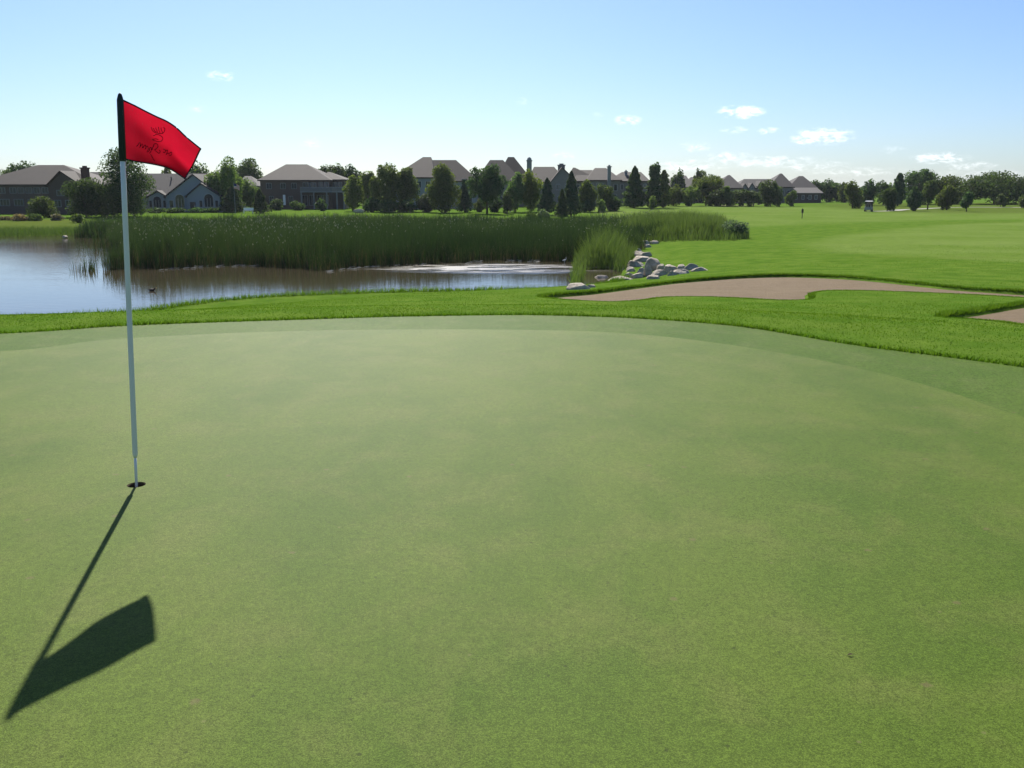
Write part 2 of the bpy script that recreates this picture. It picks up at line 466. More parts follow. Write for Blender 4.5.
# ------------------------------------------------------------------ the ground
def build_ground():
    th = np.r_[np.arange(-180, -40, 4.0), np.arange(-40, 40, .2), np.arange(40, 180, 4.0)] * math.pi / 180
    r = [0.01]
    while r[-1] < 3500:
        q = r[-1]; r.append(q + (1.0 if q < 8 else .12 if q < 42 else q * .01 if q < 140 else q * .05))
    r = np.array(r); nr, na = len(r), len(th)
    RR, TT = np.meshgrid(r, th, indexing='ij')
    X = (RR * np.sin(TT)).ravel(); Y = (RR * np.cos(TT)).ravel()
    Z = height(X, Y)
    dF = sdist(X, Y, FRINGE); Z -= .3 * sstep(.1, .5, -dF)
    for B in (BUNKER_A, BUNKER_B):
        near = np.hypot(X, Y) < 60
        d = sdist(X[near], Y[near], B); Z[near] -= .1 * sstep(.12, .3, -d)
    i = np.arange(nr - 1)[:, None] * na; j = np.arange(na)[None, :]; j2 = (j + 1) % na
    F = np.stack([i + j, i + j2, i + na + j2, i + na + j], -1).reshape(-1, 4)[:, ::-1]
    me = np_mesh('ground', np.c_[X, Y, Z], F)
    mow = np.zeros(len(X))
    for pts, soft, amt in ((((1040, 222), (940, 226), (860, 234), (815, 243), (850, 252), (940, 256), (1040, 262)), 3, .9),
                           (((560, 206), (600, 212), (660, 222), (740, 226), (820, 223), (900, 220), (1040, 219), (1040, 213), (880, 208.5), (700, 205)), 7, .85),
                           (((740, 231), (800, 229), (860, 229), (800, 238), (760, 240)), 3, -.3)):
        poly = np.array([on_ground(*p)[:2] for p in pts])
        d = sdist(X, Y, poly); mow += amt * sstep(-soft, soft * .3, -d)
    a = me.attributes.new('mow', 'FLOAT', 'POINT'); a.data.foreach_set('value', np.clip(mow, 0, 1).astype(np.float32))
    dr = np.zeros(len(X))
    for pts, soft, amt in ((((830, 204.5), (860, 209), (905, 212), (960, 213), (1060, 213), (1060, 203), (950, 203), (880, 203)), 8, .8), (((-40, 220), (80, 220), (70, 236), (-40, 238)), 4, 1.0)):
        dr += amt * sstep(-soft, soft * .3, -sdist(X, Y, np.array([on_ground(*p)[:2] for p in pts])))
    a = me.attributes.new('dry', 'FLOAT', 'POINT'); a.data.foreach_set('value', np.clip(dr, 0, 1).astype(np.float32))
    link('ground', me, M['rough'], smooth=True)['kind'] = 'structure'


def sheet(name, mat, poly, holes=(), step=.5, lift=.012, zf=height, edge_drop=0.0):
    """a sheet lying on the ground inside an outline"""
    vs = [Vector(p) for p in poly]; ed = [(i, (i + 1) % len(poly)) for i in range(len(poly))]
    for h in holes:
        b = len(vs); vs += [Vector(p) for p in h]; ed += [(b + i, b + (i + 1) % len(h)) for i in range(len(h))]
    lo, hi = poly.min(0), poly.max(0)
    gx, gy = np.meshgrid(np.arange(lo[0], hi[0], step), np.arange(lo[1], hi[1], step)); gx = gx.ravel(); gy = gy.ravel()
    ok = sdist(gx, gy, poly) < -step * .3
    for h in holes: ok &= sdist(gx, gy, np.array(h)) > step * .3
    vs += [Vector((a, b)) for a, b in zip(gx[ok], gy[ok])]
    V, _, F, *_ = delaunay_2d_cdt(vs, ed, [], 0, 1e-5)
    V = np.array([tuple(v) for v in V]); F = np.array([f for f in F if len(f) == 3])
    c = V[F].mean(1); keep = sdist(c[:, 0], c[:, 1], poly) < 0
    for h in holes: keep &= sdist(c[:, 0], c[:, 1], np.array(h)) > 0
    F = F[keep]
    a, b, cc = V[F[:, 0]], V[F[:, 1]], V[F[:, 2]]
    flip = (b[:, 0] - a[:, 0]) * (cc[:, 1] - a[:, 1]) - (b[:, 1] - a[:, 1]) * (cc[:, 0] - a[:, 0]) < 0
    F[flip] = F[flip][:, ::-1]
    z = zf(V[:, 0].copy(), V[:, 1].copy()) + lift
    o = link(name, np_mesh(name, np.c_[V, z], F), mat, smooth=True); o['kind'] = 'structure'
    return o


CUP = np.array([-2.271, 5.191]); CUP_R = .054
cup_ring = [(CUP[0] + CUP_R * math.cos(2 * math.pi * k / 32), CUP[1] + CUP_R * math.sin(2 * math.pi * k / 32)) for k in range(32)]
build_ground()
sheet('fringe', M['fringe'], FRINGE, [GREEN], .5, .004)
sheet('putting_green', M['green'], GREEN, [cup_ring], .6, .008)
sheet('sand_bunker', M['sand'], BUNKER_A, (), .3, .006, sand_in(BUNKER_A))
sheet('sand_bunker', M['sand'], BUNKER_B, (), .3, .006, sand_in(BUNKER_B))
pp = np.array(POND); c0 = pp.mean(0)
wp = MB(); wp.poly([(x, y, WATER_Z) for x, y in pp + (pp - c0) / np.linalg.norm(pp - c0, axis=1)[:, None] * 1.5], [tuple(range(len(pp)))])
wo = wp.build('pond_water', M['water']); wo['kind'] = 'structure'
M['path'] = simple_mat('cart_path_concrete', (.24, .23, .20), .85, .2, .15, 1.0)


def strip_sheet(name, mat, pts, w, lift=.03):
    P = spline(pts, 8, False); d = np.gradient(P, axis=0); d /= np.linalg.norm(d, axis=1)[:, None]; n = np.c_[-d[:, 1], d[:, 0]] * w / 2
    L, Rr = P + n, P - n
    V = np.r_[np.c_[L, height(L[:, 0].copy(), L[:, 1].copy()) + lift], np.c_[Rr, height(Rr[:, 0].copy(), Rr[:, 1].copy()) + lift]]
    k = len(P); F = np.array([(i, k + i, k + i + 1, i + 1) for i in range(k - 1)])
    o = link(name, np_mesh(name, V, F), mat); o['kind'] = 'structure'; return o


def gp(px, Y):
    x = at_depth(px, 205, Y)[0]; return (x, Y)


strip_sheet('cart_path', M['path'], [gp(868, 166), gp(882, 168), gp(896, 173), gp(905, 180), gp(925, 186), gp(960, 188), gp(1010, 182), gp(1060, 176)], 2.4)
strip_sheet('far_bunker', M['sand'], [gp(715, 212), gp(726, 214), gp(738, 213), gp(746, 215)], 4.5, .05)
strip_sheet('far_bunker', M['sand'], [gp(750, 226), gp(754, 227), gp(758, 226)], 5, .05)


# ------------------------------------------------------------------ blades: rough, reeds, tall grass
rng = np.random.default_rng(7)


def blades(px, py, pz, h, w, lean, name, mat, seg=1, tint=None, kind='stuff', parent=None, headless=True):
    """one narrow bent blade per point; seg=1 a triangle, seg=2 a bent blade of two faces"""
    n = len(px); a = rng.uniform(0, 2 * np.pi, n); la = rng.uniform(0, 2 * np.pi, n)
    ux, uy = np.cos(a) * w / 2, np.sin(a) * w / 2
    lx, ly = np.cos(la) * lean * h, np.sin(la) * lean * h
    if seg == 1:
        V = np.stack([np.c_[px - ux, py - uy, pz], np.c_[px + ux, py + uy, pz], np.c_[px + lx, py + ly, pz + h]], 1).reshape(-1, 3)
        F = np.arange(n * 3).reshape(-1, 3); tt = tint
    else:
        mx, my = lx * .3, ly * .3
        V = np.stack([np.c_[px - ux, py - uy, pz], np.c_[px + ux, py + uy, pz],
                      np.c_[px + mx + ux * .9, py + my + uy * .9, pz + h * .55], np.c_[px + mx - ux * .9, py + my - uy * .9, pz + h * .55],
                      np.c_[px + lx + ux * .1, py + ly + uy * .1, pz + h], np.c_[px + lx - ux * .1, py + ly - uy * .1, pz + h]], 1).reshape(-1, 3)
        b = np.arange(n)[:, None] * 6
        F = np.concatenate([b + [0, 1, 2, 3], b + [3, 2, 4, 5]], 1).reshape(-1, 4)
        tt = None if tint is None else np.repeat(tint, 2)
    if tt is None: tt = rng.uniform(0, 1, len(F))
    me = np_mesh(name, V, F, tt)
    return V, F, tt, me


def scatter(poly, dens, lo=None, hi=None):
    poly = np.asarray(poly); lo = poly.min(0); hi = poly.max(0)
    n = int(dens * (hi[0] - lo[0]) * (hi[1] - lo[1]))
    x = rng.uniform(lo[0], hi[0], n); y = rng.uniform(lo[1], hi[1], n)
    k = sdist(x, y, poly) < 0; return x[k], y[k]


M['blade'] = leaf_mat('rough_blades', (.058, .122, .011), (.092, .154, .020), .42, .85, .03, 0)


def build_rough():
    xs, ys = [], []
    # visible wedge of rough between the fringe and the pond / bunkers
    for y0, y1, dens in ((8.5, 14, 500), (14, 20, 260), (20, 28, 110), (28, 42, 40), (42, 60, 14)):
        n = int(dens * (y1 - y0) * (y1 * 1.25)); y = rng.uniform(y0, y1, n); x = rng.uniform(-.62, .62, n) * y1
        k = np.abs(x) < .62 * y; xs.append(x[k]); ys.append(y[k])
    x = np.concatenate(xs); y = np.concatenate(ys)
    k = (sdist(x, y, FRINGE) > .02) & (sdist(x, y, POND) > .25)
    for B in (BUNKER_A, BUNKER_B): k &= sdist(x, y, B) > .0
    x, y = x[k], y[k]
    h = rng.uniform(.010, .024, len(x)) * (1 + .004 * y)
    # thicker fringes of grass along the bunker lips, the edge of the collar and the water
    ex, ey, eh = [], [], []

    def along(poly, off0, off1, dens, hh, y_max=70, far=(1, 1)):
        A = np.asarray(poly); B = np.roll(A, -1, 0); L = np.linalg.norm(B - A, axis=1)
        for a, b, l in zip(A, B, L):
            if l < 1e-6 or a[1] > y_max or a[1] < 4: continue
            n = max(1, int(dens * l)); t = rng.uniform(0, 1, n)[:, None]; d = (b - a) / l; q = a + (b - a) * t
            nrm = np.array([d[1], -d[0]]); c = q + nrm * rng.uniform(off0, off1, n)[:, None]
            ex.append(c[:, 0]); ey.append(c[:, 1]); eh.append(rng.uniform(hh * .5, hh * 1.15, n) * (far[0] if nrm @ a > 0 else far[1]))

    def orient(p): p = np.asarray(p); a = (p[:, 0] * np.roll(p[:, 1], -1) - np.roll(p[:, 0], -1) * p[:, 1]).sum(); return p if a > 0 else p[::-1]
    along(orient(FRINGE), 0, .12, 420, .055); along(orient(BUNKER_A), -.02, .12, 420, .085, far=(1, .35)); along(orient(BUNKER_B), -.02, .14, 520, .08, far=(1, .4))
    along(orient(POND), -.15, .5, 160, .22, 45)
    x = np.concatenate([x] + ex); y = np.concatenate([y] + ey); h = np.concatenate([h] + eh)
    z = height(x.copy(), y.copy()) - .005
    clump = .5 + .5 * np.sin(x * 1.7 + np.sin(y * 1.1) * 2) * np.sin(y * 1.9 + np.sin(x * .8) * 2)
    tint = np.clip(clump * .6 + rng.uniform(-.3, .6, len(x)), 0, 1)
    V, F, tt, me = blades(x, y, z, h * (.8 + .4 * clump), .011 + .0006 * y, .55, 'rough_grass', M['blade'], 1, tint)
    tag(link('rough_grass', me, M['blade']), 'longer bright green rough grass between the putting green and pond', 'grass', kind='stuff')


build_rough()

M['reed'] = leaf_mat('reed_leaves', (.020, .039, .020), (.048, .074, .036), .27, .7, .1, 0)
M['reed_dry'] = leaf_mat('dry_reed_stems', (.070, .055, .038), (.13, .108, .076), .2, .7, .2, 0)
M['reed_head'] = leaf_mat('reed_seed_heads', (.12, .125, .12), (.22, .225, .215), .15, .7, .2, 0)
M['lush'] = leaf_mat('lush_grass', (.050, .086, .024), (.105, .142, .052), .36, .6, .2, 0)


def wl(px, py): return at_level(px, py, WATER_Z)[:2]


REEDS = np.array([wl(*p) for p in ((101, 270), (130, 269), (160, 269), (205, 266.5), (250, 265.5), (290, 268), (322, 271), (350, 268), (390, 265.5), (440, 264), (496, 260.5), (540, 261), (578, 262), (606, 262), (622, 257))]
                 + [(10, 72), (14, 80), (22, 90), (22, 98), (10, 104), (-5, 109), (-30, 110), (-42, 104), (-44, 94), (-41, 85), (-36.5, 82), (-33, 74), (-27, 66), (-24.5, 58)])
SPARSE = np.array([wl(*p) for p in ((70, 272.5), (98, 271.5), (100, 266), (76, 270))])
FAR_REEDS = np.array([(-64, 83), (-54, 85.2), (-54, 89), (-66, 87.5)])
TALL = np.array([on_ground(*p)[:2] for p in ((570, 288), (586, 281), (604, 275), (622, 272.5), (628, 267), (632, 260), (638, 252), (650, 241), (690, 239.5), (748, 239), (742, 231), (690, 228), (630, 229), (606, 236), (588, 250), (574, 270))])


TALL_B = np.array([on_ground(*p)[:2] for p in ((640, 246), (662, 242.5), (690, 241.5), (735, 241), (750, 239), (748, 234), (720, 230), (690, 230), (650, 231), (634, 236))])


def build_reeds():
    parts = {}

    def emit(key, V, F, tt):
        a = parts.setdefault(key, [[], [], [], 0]); a[0].append(V); a[1].append(F + a[3]); a[2].append(tt); a[3] += len(V)

    def stand(poly, dens, hmin, hmax, w, heads, dry, clumpy=.35):
        x, y = scatter(poly, dens)
        cl = np.sin(x * .9 + 1.7 * np.sin(y * .33)) * np.sin(y * .8 + 1.3 * np.sin(x * .41)); cl2 = np.sin(x * .21 + 2) * np.sin(y * .17 + 1)
        keep = rng.uniform(0, 1, len(x)) < .72 + clumpy * cl; x, y, cl, cl2 = x[keep], y[keep], cl[keep], cl2[keep]
        d = -sdist(x, y, poly); edge = sstep(0, 1.6, d)
        z = np.maximum(height0(x, y), WATER_Z) - .05
        h = rng.uniform(hmin, hmax, len(x)) * (.62 + .38 * edge) * (1 + .20 * cl + .12 * cl2)
        for j in range(2):
            jx, jy = x + rng.normal(0, .05, len(x)), y + rng.normal(0, .05, len(x))
            tint = np.clip(.42 + .38 * cl2 + .15 * cl + rng.normal(0, .26, len(x)), 0, 1)
            emit('leaf', *blades(jx, jy, z, h * rng.uniform(.75, 1.0, len(x)), w * (1 + .008 * (y - 50)), rng.uniform(.03, .30, len(x)) + .5 * (rng.random(len(x)) < .07), 't', None, 2, tint)[:3])
        k = rng.uniform(0, 1, len(x)) < heads * np.clip(.1 + 1.6 * (cl2 + .5 * cl - .05), .05, 2); s = k.sum()
        emit('head', *blades(x[k] + rng.normal(0, .1, s), y[k], z[k] + h[k] * rng.uniform(.72, .98, s), rng.uniform(.06, .15, s), .04 + .0006 * y[k], .5, 't', None, 2)[:3])
        k = rng.uniform(0, 1, len(x)) < dry * np.where(d < 3, 2.2, .6); s = k.sum()
        emit('dry', *blades(x[k], y[k], z[k], h[k] * rng.uniform(.3, .62, s), w * 1.1, rng.uniform(.02, .4, s), 't', None, 2)[:3])

    lo_y = REEDS[:, 1].min()
    front = REEDS.copy(); front[:, 1] = np.minimum(front[:, 1], 68); mid = REEDS.copy(); mid[:, 1] = np.maximum(mid[:, 1], 68)
    stand(front, 34, 1.85, 2.45, .026, .12, .8)
    stand(mid, 12, 1.45, 1.95, .045, .09, .2)
    stand(SPARSE, 12, .5, 1.5, .035, .1, .5, .5)
    stand(FAR_REEDS, 9, .5, .9, .07, .05, .2)
    root = None
    for key, nm, mt in (('leaf', 'cattail_reeds', 'reed'), ('head', 'reed_seed_heads', 'reed_head'), ('dry', 'dry_reed_stems', 'reed_dry')):
        a = parts[key]; me = np_mesh(nm, np.concatenate(a[0]), np.concatenate(a[1]), np.concatenate(a[2]))
        o = link(nm, me, M[mt], root)
        if root is None:
            root = o; tag(o, 'tall dark green reeds standing in the shallow end of the pond', 'reeds', kind='stuff')
    parts.clear()
    x, y = scatter(TALL, 70); xb, yb = scatter(TALL_B, 36); x = np.r_[x, xb]; y = np.r_[y, yb]
    cl = np.sin(x * 1.3 + 1.7 * np.sin(y * .5)) * np.sin(y * 1.1)
    k = rng.uniform(0, 1, len(x)) < .7 + .3 * cl; x, y, cl = x[k], y[k], cl[k]
    d = np.maximum(-sdist(x, y, TALL), -sdist(x, y, TALL_B))
    z = np.maximum(height0(x, y), WATER_Z) - .04
    h = rng.uniform(1.2, 2.1, len(x)) * (.35 + .65 * sstep(0, np.where(y > 66, 4.0, 1.3), d)) * (1 + .22 * cl)
    tint = np.clip(.5 + .3 * cl + rng.normal(0, .25, len(x)), 0, 1)
    fx, fy = scatter(np.array([(-63, 84), (-50.5, 84.8), (-44, 85.5), (-41, 90), (-44, 98), (-62, 97)]), 40); gx, gy = scatter(np.array([(-62, 82.8), (-52.5, 84.6), (-53, 87.5), (-62, 86)]), 60)
    x = np.r_[x, fx, gx]; y = np.r_[y, fy, gy]; z = np.r_[z, height0(fx, fy) - .04, height0(gx, gy) - .04]; h = np.r_[h, rng.uniform(.3, .8, len(fx)), rng.uniform(.6, 1.3, len(gx))]
    tint = np.r_[tint, rng.uniform(0, .45, len(fx)), rng.uniform(0, .25, len(gx))]
    V, F, tt, me = blades(x, y, z, h, .035, rng.uniform(.1, .5, len(x)), 'tall_grass', None, 2, tint)
    tag(link('tall_grass', me, M['lush']), 'lighter green tall marsh grass along the rocky pond bank', 'grass', kind='stuff')
    # pale dead stalks floating along the edge of the reeds
    fx, fy = [], []
    for (a, b) in zip(REEDS[:12], REEDS[1:13]):
        n = int(np.linalg.norm(b - a) * 9); t = rng.uniform(0, 1, n)[:, None]; q = a + (b - a) * t
        q = q + np.c_[rng.normal(0, .3, n), rng.uniform(-1.1, .5, n)]; k = np.sin(q[:, 0] * 1.9) + np.sin(q[:, 0] * .7 + 1) > .1; fx.append(q[k, 0]); fy.append(q[k, 1])
    fx = np.concatenate(fx); fy = np.concatenate(fy); n = len(fx); a = rng.normal(0, .6, n); L = rng.uniform(.1, .4, n) / 2; w = .014
    c, s = np.cos(a), np.sin(a); z = np.full(n, WATER_Z + .015)
    V = np.stack([np.c_[fx - c * L + s * w, fy - s * L - c * w, z], np.c_[fx + c * L + s * w, fy + s * L - c * w, z + .03],
                  np.c_[fx + c * L - s * w, fy + s * L + c * w, z + .05], np.c_[fx - c * L - s * w, fy - s * L + c * w, z + .02]], 1).reshape(-1, 3)
    me = np_mesh('floating_stalks', V, np.arange(n * 4).reshape(-1, 4), rng.uniform(0, 1, n))
    tag(link('floating_stalks', me, M['reed_head']), 'pale broken stalks floating on the water at the reed edge', 'debris', kind='stuff')


build_reeds()

# ------------------------------------------------------------------ trees and shrubs
LEAF = {
    'mid': leaf_mat('leaves_mid_green', (.052, .090, .036), (.108, .155, .058), .36),
    'dark': leaf_mat('leaves_dark_green', (.036, .068, .030), (.084, .126, .050), .33),
    'light': leaf_mat('leaves_light_green', (.078, .122, .036), (.150, .205, .066), .38),
    'spruce': leaf_mat('needles_blue_green', (.030, .054, .036), (.074, .108, .068), .28),
    'grey': leaf_mat('leaves_grey_green', (.090, .122, .074), (.180, .216, .135), .45),
    'pink': leaf_mat('leaves_dusky', (.090, .085, .065), (.200, .165, .140), .35),
}
M['bark'] = simple_mat('tree_bark', (.085, .065, .05), .9, .15, .35, 3.0)


def crown_points(kind, n, w, h, z0, rs):
    """points and outward directions of leaf clumps in a crown of width w between z0 and h"""
    H = h - z0
    if kind in ('cone', 'column'):
        t = rs.random(n) ** (.8 if kind == 'cone' else .95)
        prof = (1 - t) ** .75 * np.clip(t * 9 + .45, 0, 1) if kind == 'cone' else np.sin(np.pi * np.clip(t * .86 + .12, 0, 1)) ** .7
        a = rs.uniform(0, 2 * np.pi, n)
        lay = 1 + .16 * np.sin(t * H * 5.2) + .18 * np.sin(a * 5 + t * 17) + .12 * np.sin(a * 2 + t * 9)
        r = w / 2 * prof * lay * np.sqrt(rs.uniform(.2, 1, n))
        P = np.c_[r * np.cos(a), r * np.sin(a), z0 + H * t]
        N = np.c_[np.cos(a), np.sin(a), np.full(n, .3 if kind == 'cone' else .5)]
        return P, N
    k = {'round': 16, 'spread': 19, 'shrub': 9, 'bulb': 9}[kind]
    c = rs.normal(0, 1, (k, 3)); c /= np.linalg.norm(c, axis=1)[:, None]; rad = rs.uniform(.35, 1, k) ** .5
    if kind == 'spread': c[:, 2] = np.abs(c[:, 2]) * .9 - .25
    if kind == 'shrub': c[:, 2] = c[:, 2] * .6 - .1
    if kind == 'bulb': c[:, :2] *= (.85 - .25 * c[:, 2:3])
    lr = rs.uniform(.20, .44, k)
    ctr = c * (rad * (1 - lr * .85))[:, None]
    ctr = np.r_[ctr, [[0, 0, .15]]]; lr = np.r_[lr, .55]; k += 1
    pick = rs.choice(k, n, p=lr ** 2 / (lr ** 2).sum())
    d = rs.normal(0, 1, (n, 3)); d /= np.linalg.norm(d, axis=1)[:, None]
    q = ctr[pick] + d * (lr[pick] * rs.uniform(.35, 1.22, n) ** .7)[:, None]
    ext = np.percentile(np.abs(q[:, :2]), 98); q[:, :2] /= max(ext, .5); top = np.percentile(q[:, 2], 99); bot = np.percentile(q[:, 2], 1)
    t = (q[:, 2] - bot) / (top - bot)
    if kind == 'shrub': t = np.clip(t, 0, 1.05)
    P = np.c_[q[:, 0] * w / 2, q[:, 1] * w / 2, z0 + H * t]
    return P, d


def leaf_quads(P, N, size, rs):
    n = len(P); N = N + rs.normal(0, .75, (n, 3)); N /= np.linalg.norm(N, axis=1)[:, None]
    u = np.cross(N, rs.normal(0, 1, (n, 3))); u /= np.linalg.norm(u, axis=1)[:, None] + 1e-9; v = np.cross(N, u)
    s = (size * rs.uniform(.55, 1.35, n))[:, None]; asp = rs.uniform(.5, .9, n)[:, None]
    V = np.stack([P - u * s, P - v * s * asp, P + u * s, P + v * s * asp], 1).reshape(-1, 3)
    return V, np.arange(n * 4).reshape(-1, 4)


TREE_SEED = [100]


def tree(name, kind, px0, px1, ytop, Y, mat, label, cat='tree', bole=.16, group=None, dens=1.0, base_py=None):
    TREE_SEED[0] += 1; rs = np.random.default_rng(TREE_SEED[0])
    pc = (px0 + px1) / 2
    if base_py is not None: b = on_ground(pc, base_py); Y = float(b[1])
    b = at_depth(pc, 205, Y); x = float(b[0]); z = hz(x, Y); sc = Y / (cp * FPX) * .985
    w = (px1 - px0) * sc; h = float(at_depth(pc, ytop, Y)[2]) - z
    root = empty(name, (x, Y, z), label, cat, group)
    area = (px1 - px0) * h / sc
    n = int(np.clip(area * 6.5 * dens, 300, 14000))
    size = max(.05, 1.0 * sc)
    z0 = h * bole
    P, N = crown_points(kind, n, w, h - size * .4, z0, rs)
    V, F = leaf_quads(P, N, size, rs)
    tint = np.clip(rs.normal(.45, .26, n), 0, 1)
    link('crown', np_mesh('crown', V, F, tint), LEAF[mat], root)
    tb = MB(); tr = max(.05, min(.24, h * .022)); lx = rs.uniform(-.03, .03) * h
    tb.tube([(0, 0, -.25), (lx * .3, 0, h * .25), (lx, 0, h * .62), (lx * 1.2, 0, h * .86)], [tr * 1.25, tr, tr * .6, tr * .2], 7)
    if kind in ('round', 'spread', 'bulb'):
        for k in range(5):
            a = 2 * math.pi * k / 5 + rs.uniform(-.4, .4); s = z0 + (h - z0) * rs.uniform(.05, .35); q = w * rs.uniform(.22, .36)
            tb.tube([(lx * s / h, 0, s), (math.cos(a) * q * .5, math.sin(a) * q * .5, s + h * .12), (math.cos(a) * q, math.sin(a) * q, s + h * .24)], [tr * .5, tr * .35, tr * .12], 5)
    if kind != 'shrub': tb.build('trunk', M['bark'], root, smooth=True)
    else:
        sb = MB()
        for k in range(6):
            a = 2 * math.pi * k / 6 + rs.uniform(-.4, .4); q = w * rs.uniform(.1, .3)
            sb.tube([(0, 0, -.1), (math.cos(a) * q * .6, math.sin(a) * q * .6, h * .35), (math.cos(a) * q, math.sin(a) * q, h * .7)], [.035, .025, .01], 5)
        sb.build('stem', M['bark'], root)
    return root


G1 = 'garden trees along the row of houses'; G2 = 'shrubs by the houses and pond'; G3 = 'trees in the rough beyond the fairway'; G4 = 'trees of the belt beyond the fairway'
# behind the houses at the far left
tree('tree', 'round', 3, 21, 169, 190, 'mid', 'lower hazy tree showing behind the roof of the brown house', group=G1)
tree('tree', 'round', 16, 40, 164, 185, 'mid', 'green tree crown peeking over the ridge of the brown house', group=G1)
tree('tree', 'bulb', 103, 148, 152, 138, 'dark', 'tall full leafy tree right behind the red flag and its pole', bole=.03, group=G1, dens=1.6)
tree('tree', 'round', 67, 104, 180, 136, 'dark', 'rounded dark tree below the brick chimney of the brown house', bole=.05, group=G1, dens=1.2)
tree('shrub', 'shrub', 30, 56, 197, 132, 'dark', 'biggest dark shrub standing against the wall of the brown house', 'shrub', .0, G2)
tree('shrub', 'shrub', -4, 9, 216, 122, 'pink', 'dusky clipped shrub cut off by the picture edge near the brown house', 'shrub', .0, G2)
tree('shrub', 'shrub', 9, 27, 214, 121, 'pink', 'wide dusky pinkish shrub on the lawn of the brown house', 'shrub', .0, G2)
tree('shrub', 'shrub', 25, 40, 213.5, 121, 'mid', 'round clipped green shrub next to the pinkish shrub', 'shrub', .0, G2)
tree('shrub', 'shrub', 50, 61, 214, 123, 'pink', 'small dusky shrub between the big dark shrub and light green bush', 'shrub', .0, G2)
tree('shrub', 'shrub', 70, 83, 214, 117, 'light', 'light green bush in front of the rounded dark tree', 'shrub', .0, G2)
tree('shrub', 'shrub', 99, 114, 203, 140, 'dark', 'dark bush at the foot of the tall tree behind the flagstick', 'shrub', .0, G2)
# around the grey ranch house
tree('tree', 'round', 162, 176, 168, 200, 'mid', 'small crown over the grey roof ridge under the flag', group=G1)
tree('tree', 'round', 190, 209, 164, 200, 'mid', 'tree crown rising behind the gable of the grey ranch house', group=G1)
tree('tree', 'round', 212, 241, 161, 168, 'light', 'bright tall tree at the corner of the grey ranch house', bole=.08, group=G1)
tree('tree', 'round', 234, 268, 161, 235, 'dark', 'wide dark tree in the distance beyond the two grey houses', group=G1)
tree('tree', 'round', 241, 260, 180, 178, 'light', 'yellowish small tree in front of the little pale house', bole=.15, group=G1)
tree('spruce_tree', 'cone', 219, 246, 186, 160, 'spruce', 'broad dark spruce behind the national flag', bole=.03, group=G1)
tree('spruce_tree', 'cone', 251, 269, 189, 158, 'spruce', 'dark pointed spruce beside the hip roofed house with balcony', bole=.03, group=G1)
for px0, px1, lb in ((128, 146, 'low hedge bush at the shaded end of the grey ranch house'), (147, 166, 'low foundation bush under the small gable window'),
                     (167, 187, 'low foundation bush under the middle arched window'), (189, 206, 'low foundation bush beside the dark ranch house door'), (206, 222, 'low foundation bush at the corner arched window')):
    tree('shrub', 'shrub', px0, px1, 207.5, 159, 'dark', lb, 'shrub', .0, G2)
# around the house with the balcony
tree('tree', 'round', 322, 345, 166, 225, 'dark', 'dark tree crown behind the sloping end of the balcony house roof', group=G1)
tree('tree', 'round', 340, 364, 167, 228, 'dark', 'second dark crown further along behind the balcony house', group=G1)
tree('tree', 'round', 344, 363, 177, 172, 'light', 'light green tree close against the balcony end', bole=.12, group=G1)
tree('tree', 'round', 358, 379, 173, 182, 'mid', 'mid green tree between the balcony house and the blue grey house', bole=.1, group=G1)
tree('tree', 'round', 373, 401, 166, 168, 'mid', 'full tree with a tall feathery crown by the blue grey house', bole=.1, group=G1)
tree('tree', 'round', 396, 417, 169, 170, 'mid', 'narrower tree touching the lit roof of the blue grey house', bole=.1, group=G1)
tree('shrub', 'shrub', 270, 284, 199, 178, 'dark', 'dark bush left of the white downspout', 'shrub', .0, G2)
tree('shrub', 'shrub', 288, 304, 201, 178, 'dark', 'dark bush below the brick wall of the balcony house', 'shrub', .0, G2)
tree('shrub', 'shrub', 316, 326, 199, 174, 'dark', 'dark bush under the balcony', 'shrub', .0, G2)
tree('shrub', 'shrub', 364, 380, 198, 165, 'mid', 'leafy low bush beside the pale garden boulder', 'shrub', .0, G2)
tree('shrub', 'shrub', 378, 398, 200, 163, 'dark', 'dark low bush under the feathery tree', 'shrub', .0, G2)
tree('shrub', 'shrub', 398, 416, 200, 164, 'dark', 'dark low bush under the narrower tree', 'shrub', .0, G2)
tree('shrub', 'shrub', 416, 435, 194.5, 165, 'spruce', 'dome shaped dark shrub in front of the blue grey wall', 'shrub', .0, G2, 1.5)
tree('tree', 'round', 431, 459, 166, 163, 'mid', 'feathery full tree in front of the blue grey house', bole=.06, group=G1)
tree('spruce_tree', 'cone', 456, 473, 180, 166, 'spruce', 'slim dark spruce between two leafy trees', bole=.03, group=G1)
tree('tree', 'round', 470, 504, 167, 158, 'mid', 'spreading tree with a bare trunk on the lawn', bole=.24, group=G1)
tree('shrub', 'shrub', 475, 487, 199, 168, 'grey', 'pale clipped hedge bush behind the bare trunk', 'shrub', .0, G2)
tree('shrub', 'shrub', 489, 503, 198, 166, 'dark', 'shaded bush behind the spreading tree', 'shrub', .0, G2)
tree('shrub', 'shrub', 502, 512, 192, 160, 'dark', 'upright dark bush between spreading tree and pale trees', 'shrub', .0, G2)
tree('tree', 'round', 506, 524, 174, 166, 'light', 'pale green tree below the gabled roof', bole=.08, group=G1)
tree('tree', 'round', 521, 541, 172, 168, 'light', 'pale green tree below the round topped chimney', bole=.08, group=G1)
tree('spruce_tree', 'cone', 537, 557, 178, 152, 'spruce', 'dark spruce standing alone on the lawn with a short trunk', bole=.07, group=G1)
tree('spruce_tree', 'cone', 555, 569, 189, 132, 'spruce', 'smaller front spruce of the pair on the lawn', bole=.06, group=G1)
tree('spruce_tree', 'cone', 560, 582, 171, 145, 'spruce', 'taller rear spruce of the pair on the lawn', bole=.05, group=G1)
